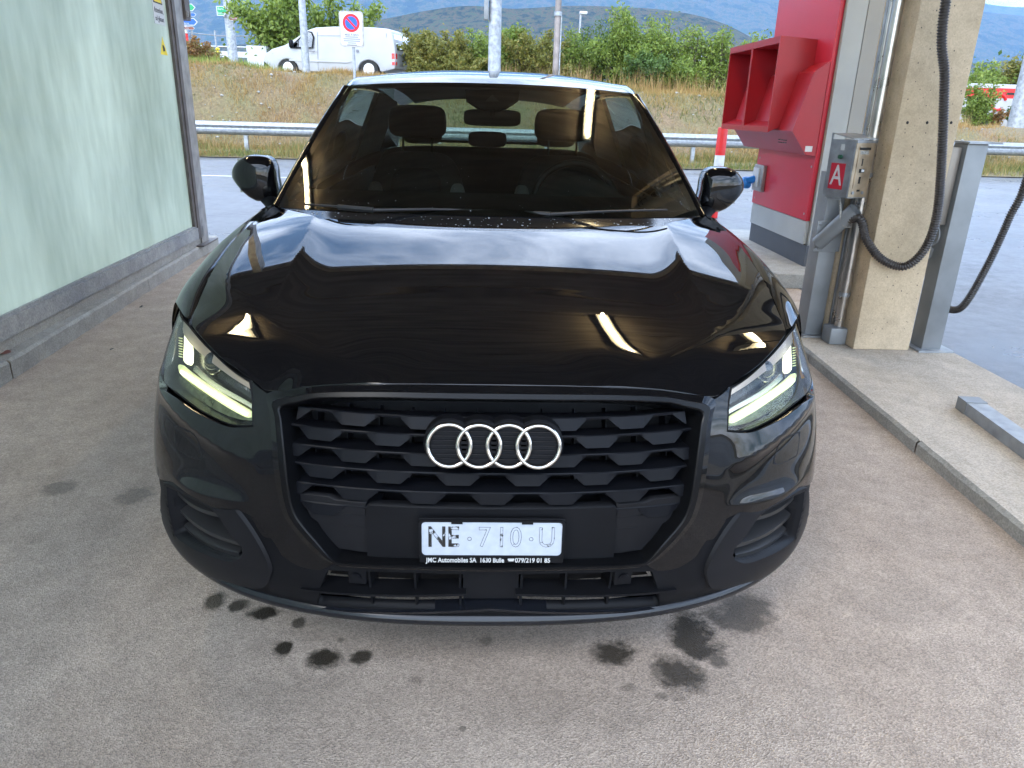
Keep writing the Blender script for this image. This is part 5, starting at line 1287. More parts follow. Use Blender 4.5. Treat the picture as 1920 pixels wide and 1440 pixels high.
# door mirror triangle
# --- interior
MB().grid(lambda i, j: np.array([(2*i-1)*(.74-.02*j), 1.16+.22*abs(2*i-1)**2.3*(1-j)+.50*j, .985+.045*sin(pi*min(1, j*1.2)*.5)-.01*j]), 31, 12).add('dashboard', dashm, CAR)
MB().box(-.72, .72, 1.62, 1.70, .60, 1.01, bev=.02).add('dash_front', dashm, CAR)
bn_ = [atY(px, py, 1.62) for px, py in [(990, 375), (1022, 350), (1060, 333), (1100, 330), (1130, 340), (1170, 368), (1190, 376)]]
m_ = MB(); Pc = catmull(bn_, 5); m_.addm(Pc+[p+np.array([0, .10, -.02]) for p in Pc]+[np.array([p[0], 1.60, .98]) for p in Pc], [[k, k+1, k+1+len(Pc), k+len(Pc)] for k in range(len(Pc)-1)]+[[k+2*len(Pc), k+1+2*len(Pc), k+1, k] for k in range(len(Pc)-1)]); m_.add('instrument_hood', dashg, CAR)
# steering wheel
c = atY(1078, 382, 1.78); m_ = MB(); R0 = .175; tl_ = radians(25)
m_.tube([c+np.array([R0*cos(a), -R0*sin(a)*sin(tl_)*-1, R0*sin(a)*cos(tl_)]) for a in np.linspace(0, 2*pi, 49)], .015, 10); m_.sphere(c+np.array([0, .0, 0]), .065, .03, .06)
m_.box(c[0]-.17, c[0]+.17, c[1]-.01, c[1]+.01, c[2]-.015, c[2]+.015); m_.add('steering_wheel', rubber, CAR)
def rbox(cx, cy, cz, hx, hy, hz, e=.45, lean=0., taper=0.):
    V = []; m_ = MB().sphere((0, 0, 0), 1, 1, 1, 28, 18, e)
    for v in m_.V: z = v[2]; V.append((cx+v[0]*hx*(1-taper*max(0, z)), cy+v[1]*hy+lean*z*hz, cz+z*hz))
    return MB().addm(V, m_.F)
for s in (-1, 1):
    cx = s*.368
    o = rbox(cx, 2.50, .86, .250, .065, .265, .5, .22, .16).add('front_seat', darkcloth, CAR)
    for q in (-1, 1): rbox(cx+q*.205, 2.44, .78, .045, .06, .20, .6, .2).add('seat_bolster', greycloth if q*s > 0 or True else darkcloth, o)
    rbox(cx, 2.42, .885, .13, .03, .17, .5, .2).add('seat_insert', mat('seat insert cloth', (.045, .046, .05), .9), o)
    rbox(cx, 2.60, 1.268, .145, .05, .078, .45, .1, .05).add('headrest', darkcloth, o)
    for q in (-.072, .072): MB().tube([(cx+q, 2.56, 1.10), (cx+q, 2.575, 1.21)], .0055, 8).add('headrest_post', chrome, o)
    rbox(cx, 2.15, .60, .25, .28, .09).add('seat_cushion', darkcloth, o)
RB = rbox(0, 3.25, .90, .66, .06, .22, .3, .2).add('rear_seat', darkcloth, CAR)
for x in (-.012, -.40, .40): rbox(x, 3.30, 1.165 if abs(x) < .1 else 1.19, .115, .04, .045 if abs(x) < .1 else .06, .5).add('headrest', darkcloth, RB)
MB().grid(lambda i, j: roof_pt((2*i-1)*.90, .03+.90*j)+np.array([0, 0, -.035]), 21, 12).add('headliner', headliner, CAR)
for s in (-1, 1):
    MB().box(min(s*.735, s*.755), max(s*.735, s*.755), 1.45, 3.6, .45, .975).add('door_trim', dashm, CAR, smooth=False)
    G = MB().grid(lambda i, j: sg((2.98+.60*i-1.42)/2.13, j)+np.array([.012, 0, 0]), 8, 6); Vv, Ff = (G.V, G.F) if s < 0 else mir(G.V, G.F); add('rear_quarter_trim', Vv, Ff, darkcloth, CAR)
# interior mirror and camera housing
c = atY(923, 221, 1.98)
o = rbox(c[0], c[1], c[2], .122, .016, .034, .42).add('inner_mirror', rubber, CAR)
t_ = atY(922, 178, 1.86); V = [atY(px, py, 1.93) for px, py in [(872, 168), (975, 168), (972, 186), (950, 200), (935, 207), (910, 207), (895, 200), (874, 186)]]
MB().prism(V, (0, .05, -.01)).add('camera_housing', dashm, CAR)
V = [atY(px, py, 1.925) for px, py in [(910, 190), (936, 190), (923, 177)]]; MB().prism(V, (0, .002, 0)).add('camera_window', headliner, CAR)
MB().tube([atY(923, 200, 1.94), atY(923, 215, 1.97)], .012, 10).add('mirror_stem', dashm, CAR)
for px0, px1, py in [(840, 900, 252), (960, 1000, 252)]:
    a, b = atY(px0, py, 3.5), atY(px1, py, 3.5)
MB().box(-.5, .5, 3.42, 3.75, 1.135, 1.15).add('parcel_shelf', dashm, CAR, smooth=False)

# ================================================================== BACKGROUND
def leafmat(name, cols, transl=.35):
    m = bpy.data.materials.new(name); m.use_nodes = True; t = m.node_tree; b = t.nodes['Principled BSDF']; b.inputs['Roughness'].default_value = .6
    a = t.nodes.new('ShaderNodeAttribute'); a.attribute_name = 'rnd'; r = t.nodes.new('ShaderNodeValToRGB'); e = r.color_ramp.elements; e[0].color = (*cols[0], 1); e[1].color = (*cols[-1], 1)
    for k, c in enumerate(cols[1:-1]): x = e.new((k+1)/(len(cols)-1)); x.color = (*c, 1)
    t.links.new(a.outputs['Fac'], r.inputs[0]); t.links.new(r.outputs[0], b.inputs['Base Color'])
    tl = t.nodes.new('ShaderNodeBsdfTranslucent'); t.links.new(r.outputs[0], tl.inputs[0]); ms = t.nodes.new('ShaderNodeMixShader'); ms.inputs[0].default_value = transl
    t.links.new(b.outputs[0], ms.inputs[1]); t.links.new(tl.outputs[0], ms.inputs[2]); t.links.new(ms.outputs[0], t.nodes['Material Output'].inputs[0]); return m
LM = {'green': leafmat('fresh green leaves', [(.08, .13, .015), (.17, .24, .035), (.30, .35, .07)]),
      'olive': leafmat('olive yellow leaves', [(.09, .11, .02), (.19, .19, .035), (.30, .24, .05)]),
      'dark': leafmat('dark green leaves', [(.04, .08, .014), (.075, .135, .023), (.12, .19, .037)]),
      'rust': leafmat('rusty autumn leaves', [(.12, .10, .03), (.28, .13, .04), (.20, .20, .04)]),
      'straw': leafmat('dry straw and weeds', [(.10, .11, .025), (.30, .20, .055), (.40, .27, .09), (.27, .14, .045), (.52, .39, .18)], .2),
      'weed': leafmat('green weeds', [(.055, .09, .018), (.11, .15, .03), (.22, .20, .06)], .3)}
bark = mat('grey brown bark', (.12, .095, .07), .85, var=.25, scale=20)
def fast_mesh(name, V, quads, m, rnd=None, parent=None, **k):
    V = np.asarray(V, float); nq = len(quads); org = ORG[parent.name] if parent is not None else np.zeros(3); per = quads.shape[1]
    me = bpy.data.meshes.new(name); me.vertices.add(len(V)); me.vertices.foreach_set('co', (V-org).ravel()); me.loops.add(nq*per); me.loops.foreach_set('vertex_index', quads.ravel().astype(np.int32))
    me.polygons.add(nq); me.polygons.foreach_set('loop_start', np.arange(0, nq*per, per, dtype=np.int32)); me.polygons.foreach_set('loop_total', np.full(nq, per, dtype=np.int32)); me.update(); me.validate()
    if rnd is not None: a = me.attributes.new('rnd', 'FLOAT', 'FACE'); a.data.foreach_set('value', rnd.astype(np.float32))
    me.materials.append(m); o = bpy.data.objects.new(name, me); COL.objects.link(o)
    if parent is not None: o.parent = parent
    ORG[o.name] = org; return props(o, **k)
def leaves(C, size, flat=.5):
    n = len(C); d1 = RNG.standard_normal((n, 3)); d1 /= np.linalg.norm(d1, axis=1)[:, None]; d2 = np.cross(d1, RNG.standard_normal((n, 3))); d2 /= np.linalg.norm(d2, axis=1)[:, None]
    s = size*(.6+.8*RNG.random(n))[:, None]; a = d1*s; b = d2*s*flat
    V = np.stack([C-a, C-b*.9, C+a, C+b*.9], 1).reshape(-1, 3); return V, np.arange(4*n).reshape(n, 4)
def shrub(name, x, y, z, h, w, nl, pal, label, cat='shrub', group=None, size=.07, up=1.0, stems=7):
    T = thing(name, (x, y, z), label, cat, group); tips = []; m_ = MB()
    for s in range(stems):
        a = 2*pi*random.random(); r = (.15+.85*random.random())*w*.5; hh = h*(.45+.55*random.random()) if s else h
        top = np.array([x+r*cos(a)*(.35 if s == 0 else 1), y+r*sin(a)*.8, z+hh*(1-.15*(r/(w*.5))**2)]); b0 = np.array([x+.1*r*cos(a), y+.1*r*sin(a), z-.1]); mid = b0*.45+top*.55+np.array([-.08*r*cos(a), -.08*r*sin(a), .06*h])
        P = catmull([b0, mid, top], 5); m_.tube(P, [.05*h/3*(1-.85*i/(len(P)-1)) for i in range(len(P))], 6)
        for k in range(12):
            t = .12+.88*k/11; q = P[min(int(t*(len(P)-1)), len(P)-1)]; tips.append((q, h*.09*(1.25-t*.7)))
            for _ in range(3):
                aa = 2*pi*random.random(); ln = h*(.10+.16*random.random())*(1.25-t); e = q+np.array([cos(aa)*ln, sin(aa)*ln, ln*.5*up]); m_.tube([q, e], [.012*h/3, .004], 4, caps=False)
                for f in (.4, .75, 1.0): tips.append((q+(e-q)*f, h*.05))
    m_.add('trunk', bark, T)
    tp = np.array([t[0] for t in tips]); tr = np.array([t[1] for t in tips]); idx = RNG.integers(0, len(tp), nl)
    C = tp[idx]+RNG.standard_normal((nl, 3))*tr[idx][:, None]*np.array([1, 1, .9]); V, Q = leaves(C, size)
    cl = (np.sin(idx*12.9898)*43758.5453) % 1
    rn = np.clip(.55*cl+.45*RNG.random(nl), 0, 1); fast_mesh('crown', V, Q, LM[pal], rn, T); return T

# ---- mountains
def fbm(X, Y, seed, octs=5, s=1.0):
    r = np.random.default_rng(seed); o = np.zeros_like(X); a = 1.
    for k in range(octs):
        for _ in range(4):
            th = r.random()*2*pi; ph = r.random()*2*pi; f = s*(2**k)*(0.7+.6*r.random()); o += a*np.sin((X*cos(th)+Y*sin(th))*f+ph)/4
        a *= .52
    return o
def forest(name, cols, sc):
    m = bpy.data.materials.new(name); m.use_nodes = True; t = m.node_tree; b = t.nodes['Principled BSDF']; b.inputs['Roughness'].default_value = .9; b.inputs['Specular IOR Level'].default_value = .1
    co = t.nodes.new('ShaderNodeTexCoord'); n1 = t.nodes.new('ShaderNodeTexNoise'); n1.inputs['Scale'].default_value = sc; n1.inputs['Detail'].default_value = 9; n1.inputs['Roughness'].default_value = .68; t.links.new(co.outputs['Object'], n1.inputs[0])
    r = t.nodes.new('ShaderNodeValToRGB'); e = r.color_ramp.elements; e[0].position = .43; e[1].position = .57; e[0].color = (*cols[0], 1); e[1].color = (*cols[-1], 1)
    for k, c in enumerate(cols[1:-1]): x = e.new(.43+.14*(k+1)/(len(cols)-1)); x.color = (*c, 1)
    t.links.new(n1.outputs[0], r.inputs[0]); t.links.new(r.outputs[0], b.inputs['Base Color'])
    n2 = t.nodes.new('ShaderNodeTexNoise'); n2.inputs['Scale'].default_value = sc*6; n2.inputs['Detail'].default_value = 6; t.links.new(co.outputs['Object'], n2.inputs[0]); bu = t.nodes.new('ShaderNodeBump'); bu.inputs['Strength'].default_value = .9; bu.inputs['Distance'].default_value = 14; t.links.new(n2.outputs[0], bu.inputs['Height']); t.links.new(bu.outputs[0], b.inputs['Normal']); return m
def ridge(name, D, depth, pts, m, seed, rough, x0=-1, x1=2, nx=260, ny=60):
    """terrain whose crest follows the photo's ridge line: pts = (px, py) of the crest at distance D"""
    cr_ = []
    for px, py in pts: p = atY(px, py, D); cr_.append((p[0], p[2]))
    f = spl([c[0] for c in cr_], [c[1] for c in cr_]); xa, xb = cr_[0][0], cr_[-1][0]; xs = np.linspace(xa, xb, nx); t = np.linspace(0, 1, ny)
    X, T = np.meshgrid(xs, t); H = np.array([f(x) for x in xs])[None, :]; Yy = D-depth*(1-T)+depth*.6*np.maximum(0, T-.8)*0
    env = np.clip(T/.86, 0, 1)**1.25; n_ = fbm(X/depth*3, Yy/depth*3, seed, 6, 2.2); rv = -np.abs(fbm(X/depth*3, T*1.2, seed+5, 4, 2.6))
    Z = H*env+(n_*rough*.35+rv*rough)*env*(1-.75*np.clip((T-.6)/.26, 0, 1)); Z = np.where(T > .86, H*(1-(T-.86)*1.2)+n_*rough*.08, Z); Z -= 3*(1-np.clip(T*12, 0, 1))
    V = np.stack([X, Yy, Z], -1).reshape(-1, 3); i, j = np.meshgrid(np.arange(nx-1), np.arange(ny-1)); a = (j*nx+i).ravel(); Q = np.stack([a, a+1, a+1+nx, a+nx], 1)
    o = fast_mesh(name, V, Q, m, kind='structure'); o.data.polygons.foreach_set('use_smooth', [True]*len(Q)); return o
fm1 = forest('forest near hill', [(.012, .022, .008), (.05, .07, .018), (.13, .07, .028), (.06, .085, .02)], .045)
fm2 = forest('forest far mountain', [(.01, .03, .02), (.04, .07, .03), (.11, .085, .05), (.03, .06, .03)], .013)
ridge('far_mountains', 8200, 2600, [(-1700, -240), (-600, -190), (0, -170), (500, -150), (1000, -120), (1400, -60), (1700, -8), (1851, 21), (1887, 23), (1930, 24), (2300, 60), (3000, 40), (3900, 60)], fm2, 3, 160)
ridge('middle_mountains', 5200, 1900, [(-1500, -150), (-300, -110), (300, -80), (700, -70), (1100, -30), (1400, -20), (1600, 10), (1850, 36), (1930, 41), (2400, 90), (3400, 120)], fm2, 9, 120)
ridge('near_hill', 2100, 800, [(-1200, 120), (100, 110), (420, 95), (640, 62), (760, 40), (880, 20), (960, 24), (1050, 19), (1150, 22), (1250, 33), (1330, 52), (1400, 84), (1600, 130), (1850, 118), (2400, 150)], fm1, 17, 45)

# ---- bank behind the guard rail
crest_z = spl([-40, -10, -5, 0, 5, 8, 13, 20, 45], [2.75, 2.45, 2.22, 2.15, 2.02, 1.82, 1.35, 1.15, 1.1])
def bank_z(x, y):
    c = crest_z(x); s = sstep(20.4, 23.6, y); z = .02+.10*sstep(18.5, 20, y)+(c-.12)*s; z += .05*sin(x*1.7+y*.9)*s+.04*sin(x*4.1-y*2.3)*s
    if y > 26: z += .25*sstep(26, 34, y)*0
    return z
bx = np.linspace(-45, 45, 181); by = np.concatenate([np.linspace(18.45, 26, 40), np.linspace(27, 70, 14)])
V = [(x, y, bank_z(x, y)) for y in by for x in bx]; nb = len(bx); F = [(j*nb+i, j*nb+i+1, (j+1)*nb+i+1, (j+1)*nb+i) for j in range(len(by)-1) for i in range(nb-1)]
add_struct('grass_bank', V, F, dirtm)
# grass blades on the bank
def blades(n, xr, yr, h0, h1, w, zf, lean=.35):
    x = RNG.uniform(*xr, n); y = yr[0]+(yr[1]-yr[0])*RNG.random(n); cl = .5+.5*np.sin(x*2.1+np.sin(y*1.7)*2)*np.sin(y*2.7+x*.6); z = np.array([zf(a, b) for a, b in zip(x, y)]); h = (h0+(h1-h0)*RNG.random(n)**1.6)*(.6+.7*cl)
    a = RNG.random(n)*2*pi; dx, dy = np.cos(a), np.sin(a); lx = lean*h*RNG.standard_normal(n); ly = lean*h*RNG.standard_normal(n)
    b0 = np.stack([x-dx*w, y-dy*w, z-.02], 1); b1 = np.stack([x+dx*w, y+dy*w, z-.02], 1); t = np.stack([x+lx, y+ly, z+h], 1); V = np.stack([b0, b1, t], 1).reshape(-1, 3); return V, np.arange(3*n).reshape(n, 3), x, y, cl
def grass(name, n, xr, yr, h0, h1, w, pal, bias=0., label=None, lean=.35, zf=bank_z):
    V, Q, x, y, cl = blades(n, xr, yr, h0, h1, w, zf, lean); pt = fbm(x*1.0, y*1.6, 31, 5, 1.1); r = np.clip(.45*RNG.random(n)+.28+.9*pt*.5+bias, 0, 1)
    if pal != 'green':
        keep = (RNG.random(n) < np.clip(.62+1.1*fbm(x, y*1.5, 57 if pal == 'straw' else 91, 5, 1.7), .12 if pal == 'straw' else 0, 1)); keep &= ~((pal == 'weed') & (fbm(x, y, 77, 4, 1.3) < .05) & (y > 20.7)); r = r[keep]; V = V.reshape(-1, 3, 3)[keep].reshape(-1, 3); Q = np.arange(3*keep.sum()).reshape(-1, 3)
    fast_mesh(name, V, Q, LM[pal], r, None, label=label, cat='grass', kind='stuff')
grass('dry_grass', 120000, (-14, 17), (20.3, 24.2), .03, .20, .008, 'straw', -.04, 'dry straw coloured grass covering the bank behind the guard rail')
grass('green_weeds', 26000, (-14, 17), (20.4, 24.2), .04, .17, .012, 'weed', 0, 'scattered green weeds among the dry grass of the bank', lean=.6)
grass('verge_straw', 16000, (-10, 17), (18.6, 20.6), .08, .36, .008, 'straw', .05, 'dry yellow stalks mixed into the green verge under the guard rail')
grass('verge_grass', 30000, (-10, 17), (18.55, 20.6), .06, .34, .010, 'weed', .30, 'green and yellow grass growing along the road under the guard rail')
grass('tall_grass', 5200, (0, 16), (23.6, 25.4), .25, .80, .007, 'straw', .2, 'tall dry grass stalks along the top of the bank', lean=.18)
grass('green_turf', 9000, (-16, -7.0), (24.6, 30), .10, .34, .016, 'green', .2, 'bright green grass on top of the bank at the left', lean=.3)
grass('tall_grass_tufts', 5000, (7.5, 9.5), (21.0, 23.4), .3, .7, .008, 'straw', .35, 'pale feathery grass tuft on the bank beside the red kiosk', lean=.35)
# stones on the bank
m_ = MB()
for k in range(260):
    x = random.uniform(-12, 16); y = random.uniform(20.6, 23.9); r = .02+.05*random.random()**2; m_.sphere((x, y, bank_z(x, y)+r*.3), r, r*.8, r*.6, 6, 4)
m_.add('bank_stones', kerbc, None, kind='stuff', label='small pale stones scattered on the dry bank', cat='stones')

# ---- guard rail
rl = [atZ(370, 231, .75), atZ(1900, 277, .75)]
def rail_xy(x): return 19.75-.02*x*.3
GR = thing('guard_rail', (0, 19.7, 0), 'galvanised steel guard rail running along the far side of the road', 'guard rail')
zt0 = {}
zL = atY(480, 231, 19.5)[2]; zR = atY(1330, 250, 19.5)[2]; zLb = atY(480, 258, 19.5)[2]
RT, RB_ = (zL+zR)/2, (zL+zR)/2-.335
prof = [(0, RT), (-.03, RT-.015), (-.075, RT-.05), (-.08, RT-.095), (-.02, RT-.135), (-.01, RT-.165), (-.02, RT-.195), (-.08, RT-.235), (-.075, RT-.285), (-.03, RT-.32), (0, RB_)]
xp_ = atY(464, 280, 19.6)[0]; xs_ = xp_+4.0*np.arange(-3, 7)
for k, x0 in enumerate(xs_):
    V = []; nx_ = 6
    for i in range(nx_):
        x = x0+4.0*i/(nx_-1)-.0
        for dy, z in prof: V.append((x, 19.5+dy-.004*(k % 2), z))
    n = len(prof); F = [[i*n+j, (i+1)*n+j, (i+1)*n+j+1, i*n+j+1] for i in range(nx_-1) for j in range(n-1)]; add('rail_section', V, F, galv, GR, sharp=50)
for k, x0 in enumerate(xs_):
    MB().box(x0-.05, x0+.05, 19.53, 19.63, -.05, RT-.05).add('rail_post', galv, GR, smooth=False)

# ---- poles and signs
def pole(name, px0, py0, px1, py1, Y, r, m, label, cat='pole', seg=16, zb=None):
    b = atY(px1, py1, Y); t_ = atY(px0, py0, Y); x = (b[0]+t_[0])/2; z0 = zb if zb is not None else bank_z(x, Y)-.1
    return thing(name, (x, Y, z0), label, cat), x, z0
T_, x, z0 = pole('lamp_post', 563, 0, 577, 132, 24.8, .09, galvp, 'tall tapered galvanised lamp post standing in front of the white van', 'lamp post'); MB().tube([(x, 24.8, z0), (x, 24.8, 9.0)], [.125, .075], 16).add('post', galvp, T_); MB().tube([(x, 24.8, 8.9), (x+.1, 24.8, 9.3), (x+1.0, 24.8, 9.4)], .04, 10).add('arm', galvp, T_); MB().box(x+.9, x+1.6, 24.68, 24.92, 9.34, 9.46, bev=.03).add('lamp_head', postgrey, T_)
T_, x, z0 = pole('thick_pole', 928, 0, 928, 130, 22.8, .16, galvp, 'thick galvanised mast with a small control box rising behind the middle of the car roof', 'mast'); MB().tube([(x, 22.8, z0), (x, 22.8, 11)], [.195, .15], 24).add('post', galvp, T_)
MB().box(x-.33, x-.20, 22.6, 22.8, atY(905, 38, 22.8)[2], atY(905, 38, 22.8)[2]+.75, bev=.01).add('control_box', postgrey, T_); MB().box(x-.24, x-.15, 22.70, 22.76, 4.3, 4.34).add('bracket', galv, T_, smooth=False)
T_, x, z0 = pole('rusty_pole', 1046, 0, 1043, 132, 24.2, .08, galvp, 'thinner weathered pole with a clamp and conduit, right of the thick mast', 'pole'); rustp = mat('weathered rusty steel', (.30, .26, .24), .6, .4, var=.3, scale=3); MB().tube([(x, 24.2, z0), (x, 24.2, 11)], [.10, .09], 16).add('post', rustp, T_)
zc1 = atY(1045, 30, 24.2)[2]; MB().tube([(x, 24.2, zc1), (x, 24.2, zc1+.12)], .125, 16).add('clamp', galv, T_); MB().tube([(x+.11, 24.15, z0), (x+.11, 24.15, zc1)], .022, 8).add('conduit', galv, T_)
T_, x, z0 = pole('street_light', 1088, 25, 1088, 60, 70, .08, galvp, 'small distant street light above the bushes', 'street light', zb=0); zl = atY(1088, 24, 70)[2]; MB().tube([(x, 70, 0), (x, 70, zl)], .09, 10).add('post', galvp, T_); MB().box(x-.1, x+.55, 69.8, 70.2, zl-.1, zl+.12, bev=.04).add('lamp_head', signwhite, T_)
b = atY(1905, 235, 27); T_ = thing('flag_pole', (b[0], 27, 1.1), 'pale grey thick pole at the right edge beyond the concrete pillar', 'pole'); MB().tube([(b[0], 27, 1.0), (b[0], 27, 11)], .29, 24).add('post', galvp, T_); MB().tube([(b[0], 27, 1.0), (b[0], 27, 1.08)], .40, 20).add('foot', galvp, T_)

def board(px0, py0, px1, py1, Y, name, label, cat, m): return None
# no parking sign
SY = 18.9; a = atY(635, 20, SY); c = atY(683, 89, SY); cx, w_, zt_s, zb_s = (a[0]+c[0])/2, (c[0]-a[0]), a[2], c[2]; 
SG = thing('no_parking_sign', (cx, SY, 0), 'framed no parking sign with red and blue disc in front of the van', 'sign')
MB().tube([(cx+.02, SY+.04, -.02), (cx+.02, SY+.04, zt_s-.05)], .035, 12).add('post', galvp, SG)
yq = Vector((0, 0, 1)); Msg = frame_matrix((cx, SY, (zt_s+zb_s)/2), (1, 0.02, 0), yq); hw, hh = w_/2, (zt_s-zb_s)/2
def rr(w, h, r, z, n=5): return [(Msg @ Vector((x, y, z)))[:] for x, y in rrect(w, h, r, n)]
nrm3 = tuple((Msg.to_3x3() @ Vector((0, 0, 1)))[:])
def slab(w, h, r, z0, z1): P = rr(w, h, r, z0); return MB().prism(P, tuple(np.array(nrm3)*(z1-z0)))
slab(hw, hh, .07, -.02, .02).add('sign_frame', alu, SG, smooth=False); bd_ = slab(hw-.035, hh-.035, .05, .021, .024).add('sign_board', signwhite, SG, smooth=False)
def disc(r, z, y0, m, n=40, nm='disc'): P = [(Msg @ Vector((r*cos(2*pi*k/n), y0+r*sin(2*pi*k/n), z)))[:] for k in range(n)]; return MB().prism(P, tuple(np.array(nrm3)*.002)).add(nm, m, bd_, smooth=False)
yc_ = hh*.34; R_s = hw*.70
disc(R_s, .026, yc_, signred, nm='red_disc'); disc(R_s*.71, .030, yc_, signblue, nm='blue_disc')
P = [(Msg @ Vector((x, yc_+y, .034)))[:] for x, y in ((-R_s*.60, R_s*.44), (-R_s*.44, R_s*.60), (R_s*.60, -R_s*.44), (R_s*.44, -R_s*.60))]; MB().prism([P[0], P[1], P[2], P[3]][::-1], tuple(np.array(nrm3)*.002)).add('diagonal_bar', signred, bd_, smooth=False)
text_obj('lettering', 'MISE À BAN', .066, signgrey, Msg @ Matrix.Translation((0, -hh*.32, .026)), bd_, bold=.002)
for k, wd in enumerate((.16, .21, .20, .10, .12)): MB().box(-wd, wd, -hh*.44-k*.045-.010, -hh*.44-k*.045+.010, .0255, .0265, M=Msg).add('small_print', signgrey, bd_, smooth=False)

# direction signs
def arrow(name, px0, px1, py0, py1, Y, m, label, txt='', parent=None, tip=.25, border=True, grp=None, lines=None):
    a = atY(px0, py0, Y); c = atY(px1, py1, Y); x0, x1, z1, z0 = a[0], c[0], a[2], c[2]; h = z1-z0; tp_ = h*.5
    def pg(i): return [(x0+i, Y-.01*(i > 0), z0+i), (x1-tp_-i*.4, Y, z0+i), (x1-i*1.4, Y, (z0+z1)/2), (x1-tp_-i*.4, Y, z1-i), (x0+i, Y, z1-i)]
    o = MB().prism([(p[0], Y, p[2]) for p in pg(0)], (0, .04, 0)).add(name, signwhite, parent, smooth=False, label=label if parent is None else None, cat='direction sign' if parent is None else None, group=grp)
    MB().prism([(p[0], Y-.006, p[2]) for p in pg(h*.09)], (0, .003, 0)).add('sign_face', m, o, smooth=False)
    for k, s in enumerate(lines or []):
        text_obj('lettering', s, h*(.55 if len(lines) == 1 else .34), signwhite, frame_matrix(((x0+x1-tp_)/2+.1*h, Y-.010, z1-h*((.5) if len(lines) == 1 else (.30+.42*k))), (1, 0, 0), (0, 0, 1)), o)
    return o
SY2 = 58
for (px0, px1, py0, py1, m, lab, ln) in [(330, 367, 6, 21, signgreen, 'green arrow sign topmost of the stack beside the glass wall post', ['Nord']), (330, 368, 23, 31, signblue, 'small blue arrow sign between the green one and the big blue one', ['gare']), (330, 371, 33, 48, signblue, 'big blue arrow sign third from the top of the stack', ['centre', 'Berne']), (335, 365, 49, 56, signbrown, 'brown arrow sign lowest of the stack beside the glass wall post', ['la Tène'])]:
    arrow('direction_sign', px0, px1, py0, py1, SY2, m, lab, grp='direction signs behind the glass wall post', lines=ln)
sgp = atY(349, 60, SY2+.1); SP_ = thing('sign_post', (sgp[0], SY2+.1, 0), 'white and red striped post under the stack of direction signs', 'sign post'); MB().tube([(sgp[0], SY2+.12, atY(349, 62, SY2)[2]), (sgp[0], SY2+.12, atY(349, 0, SY2)[2])], .10, 10).add('white_section', signwhite, SP_); MB().tube([(sgp[0], SY2+.12, 0), (sgp[0], SY2+.12, atY(349, 62.5, SY2)[2])], .10, 10).add('red_section', redpaint, SP_)
g_ = atY(357, 60, SY2+.5); T_ = thing('sign_post', (g_[0], SY2+.5, 0), 'thin grey post behind the striped sign post', 'sign post'); MB().tube([(g_[0]+.1, SY2+.5, 0), (g_[0]+.1, SY2+.5, atY(357, 5, SY2)[2])], .07, 10).add('post', galvp, T_)
PY_ = 46; pa, pb = atY(425, 0, PY_), atY(436, 100, PY_); T_ = thing('sign_mast', (pb[0], PY_, 0), 'tall pale square mast carrying a green and a brown arrow sign', 'mast'); MB().tube([(pb[0], PY_, 0), (pb[0], PY_, pa[2]+2)], [.30, .24], 16).add('post', galvp, T_); MB().tube([(pb[0], PY_, atY(425, 30, PY_)[2]), (pb[0], PY_, atY(425, 33, PY_)[2])], .33, 16).add('clamp', galv, T_)
arrow('direction_sign', 405, 428, 11, 30, PY_-.5, signgreen, 'light green arrow sign with white border on the tall pale mast', lines=['Bern', 'Bienne']); arrow('direction_sign', 429, 450, 30, 39, PY_-.6, signbrown, 'small brown and white arrow sign on the right of the tall pale mast', lines=['Tourist'])
# far railing
RAY = 52; r0, r1 = atY(368, 86, RAY), atY(480, 86, RAY); RL = thing('far_railing', ((r0[0]+r1[0])/2, RAY, 1.9), 'thin grey metal railing beyond the bank at the far left', 'railing')
zr1 = r0[2]; zr0 = atY(400, 100, RAY)[2]
MB().tube([(r0[0]-8, RAY, zr1), (r1[0]+3, RAY, zr1)], .05, 8).add('top_rail', galv, RL); MB().box(r0[0]-8, r1[0]+3, RAY, RAY+.1, zr0-.2, zr0+.15).add('low_wall', signwhite, RL, smooth=False)
for k in range(9): x = r0[0]-6+k*1.6; MB().tube([(x, RAY, zr0-.5), (x, RAY, zr1)], .035, 6).add('baluster', galv, RL)
wy_ = 62; w0, w1 = atY(345, 60, wy_), atY(470, 68, wy_); MB().tube([w0+np.array([-12, 0, .6]), w0, (w0+w1)/2-np.array([0, 0, .12]), w1, w1+np.array([20, 0, -.8])], .035, 6).add('overhead_cable', postgrey, None, label='thin cable stretched across the valley behind the direction signs', cat='cable')
T_ = thing('marker_post', (atY(406, 92, 50)[0], 50, 1.5), 'thin post with two yellow beacons by the far railing', 'marker post'); x = atY(406, 92, 50)[0]; MB().tube([(x, 50, 1.2), (x, 50, atY(404, 57, 50)[2])], .05, 8).add('post', galv, T_)
for py in (92, 98): p = atY(408, py, 50); MB().sphere(p, .14, .14, .09, 8, 6).add('beacon', sticky, T_)
# white block left of the van
p0_, p1_ = atY(461, 85, 32), atY(497, 124, 32); WB = MB().box(p0_[0], p1_[0]+.1, 32, 33, 2.0, p0_[2], bev=.03).add('white_wall_block', wallw, None, label='low white rendered wall end at the left of the van', cat='wall')
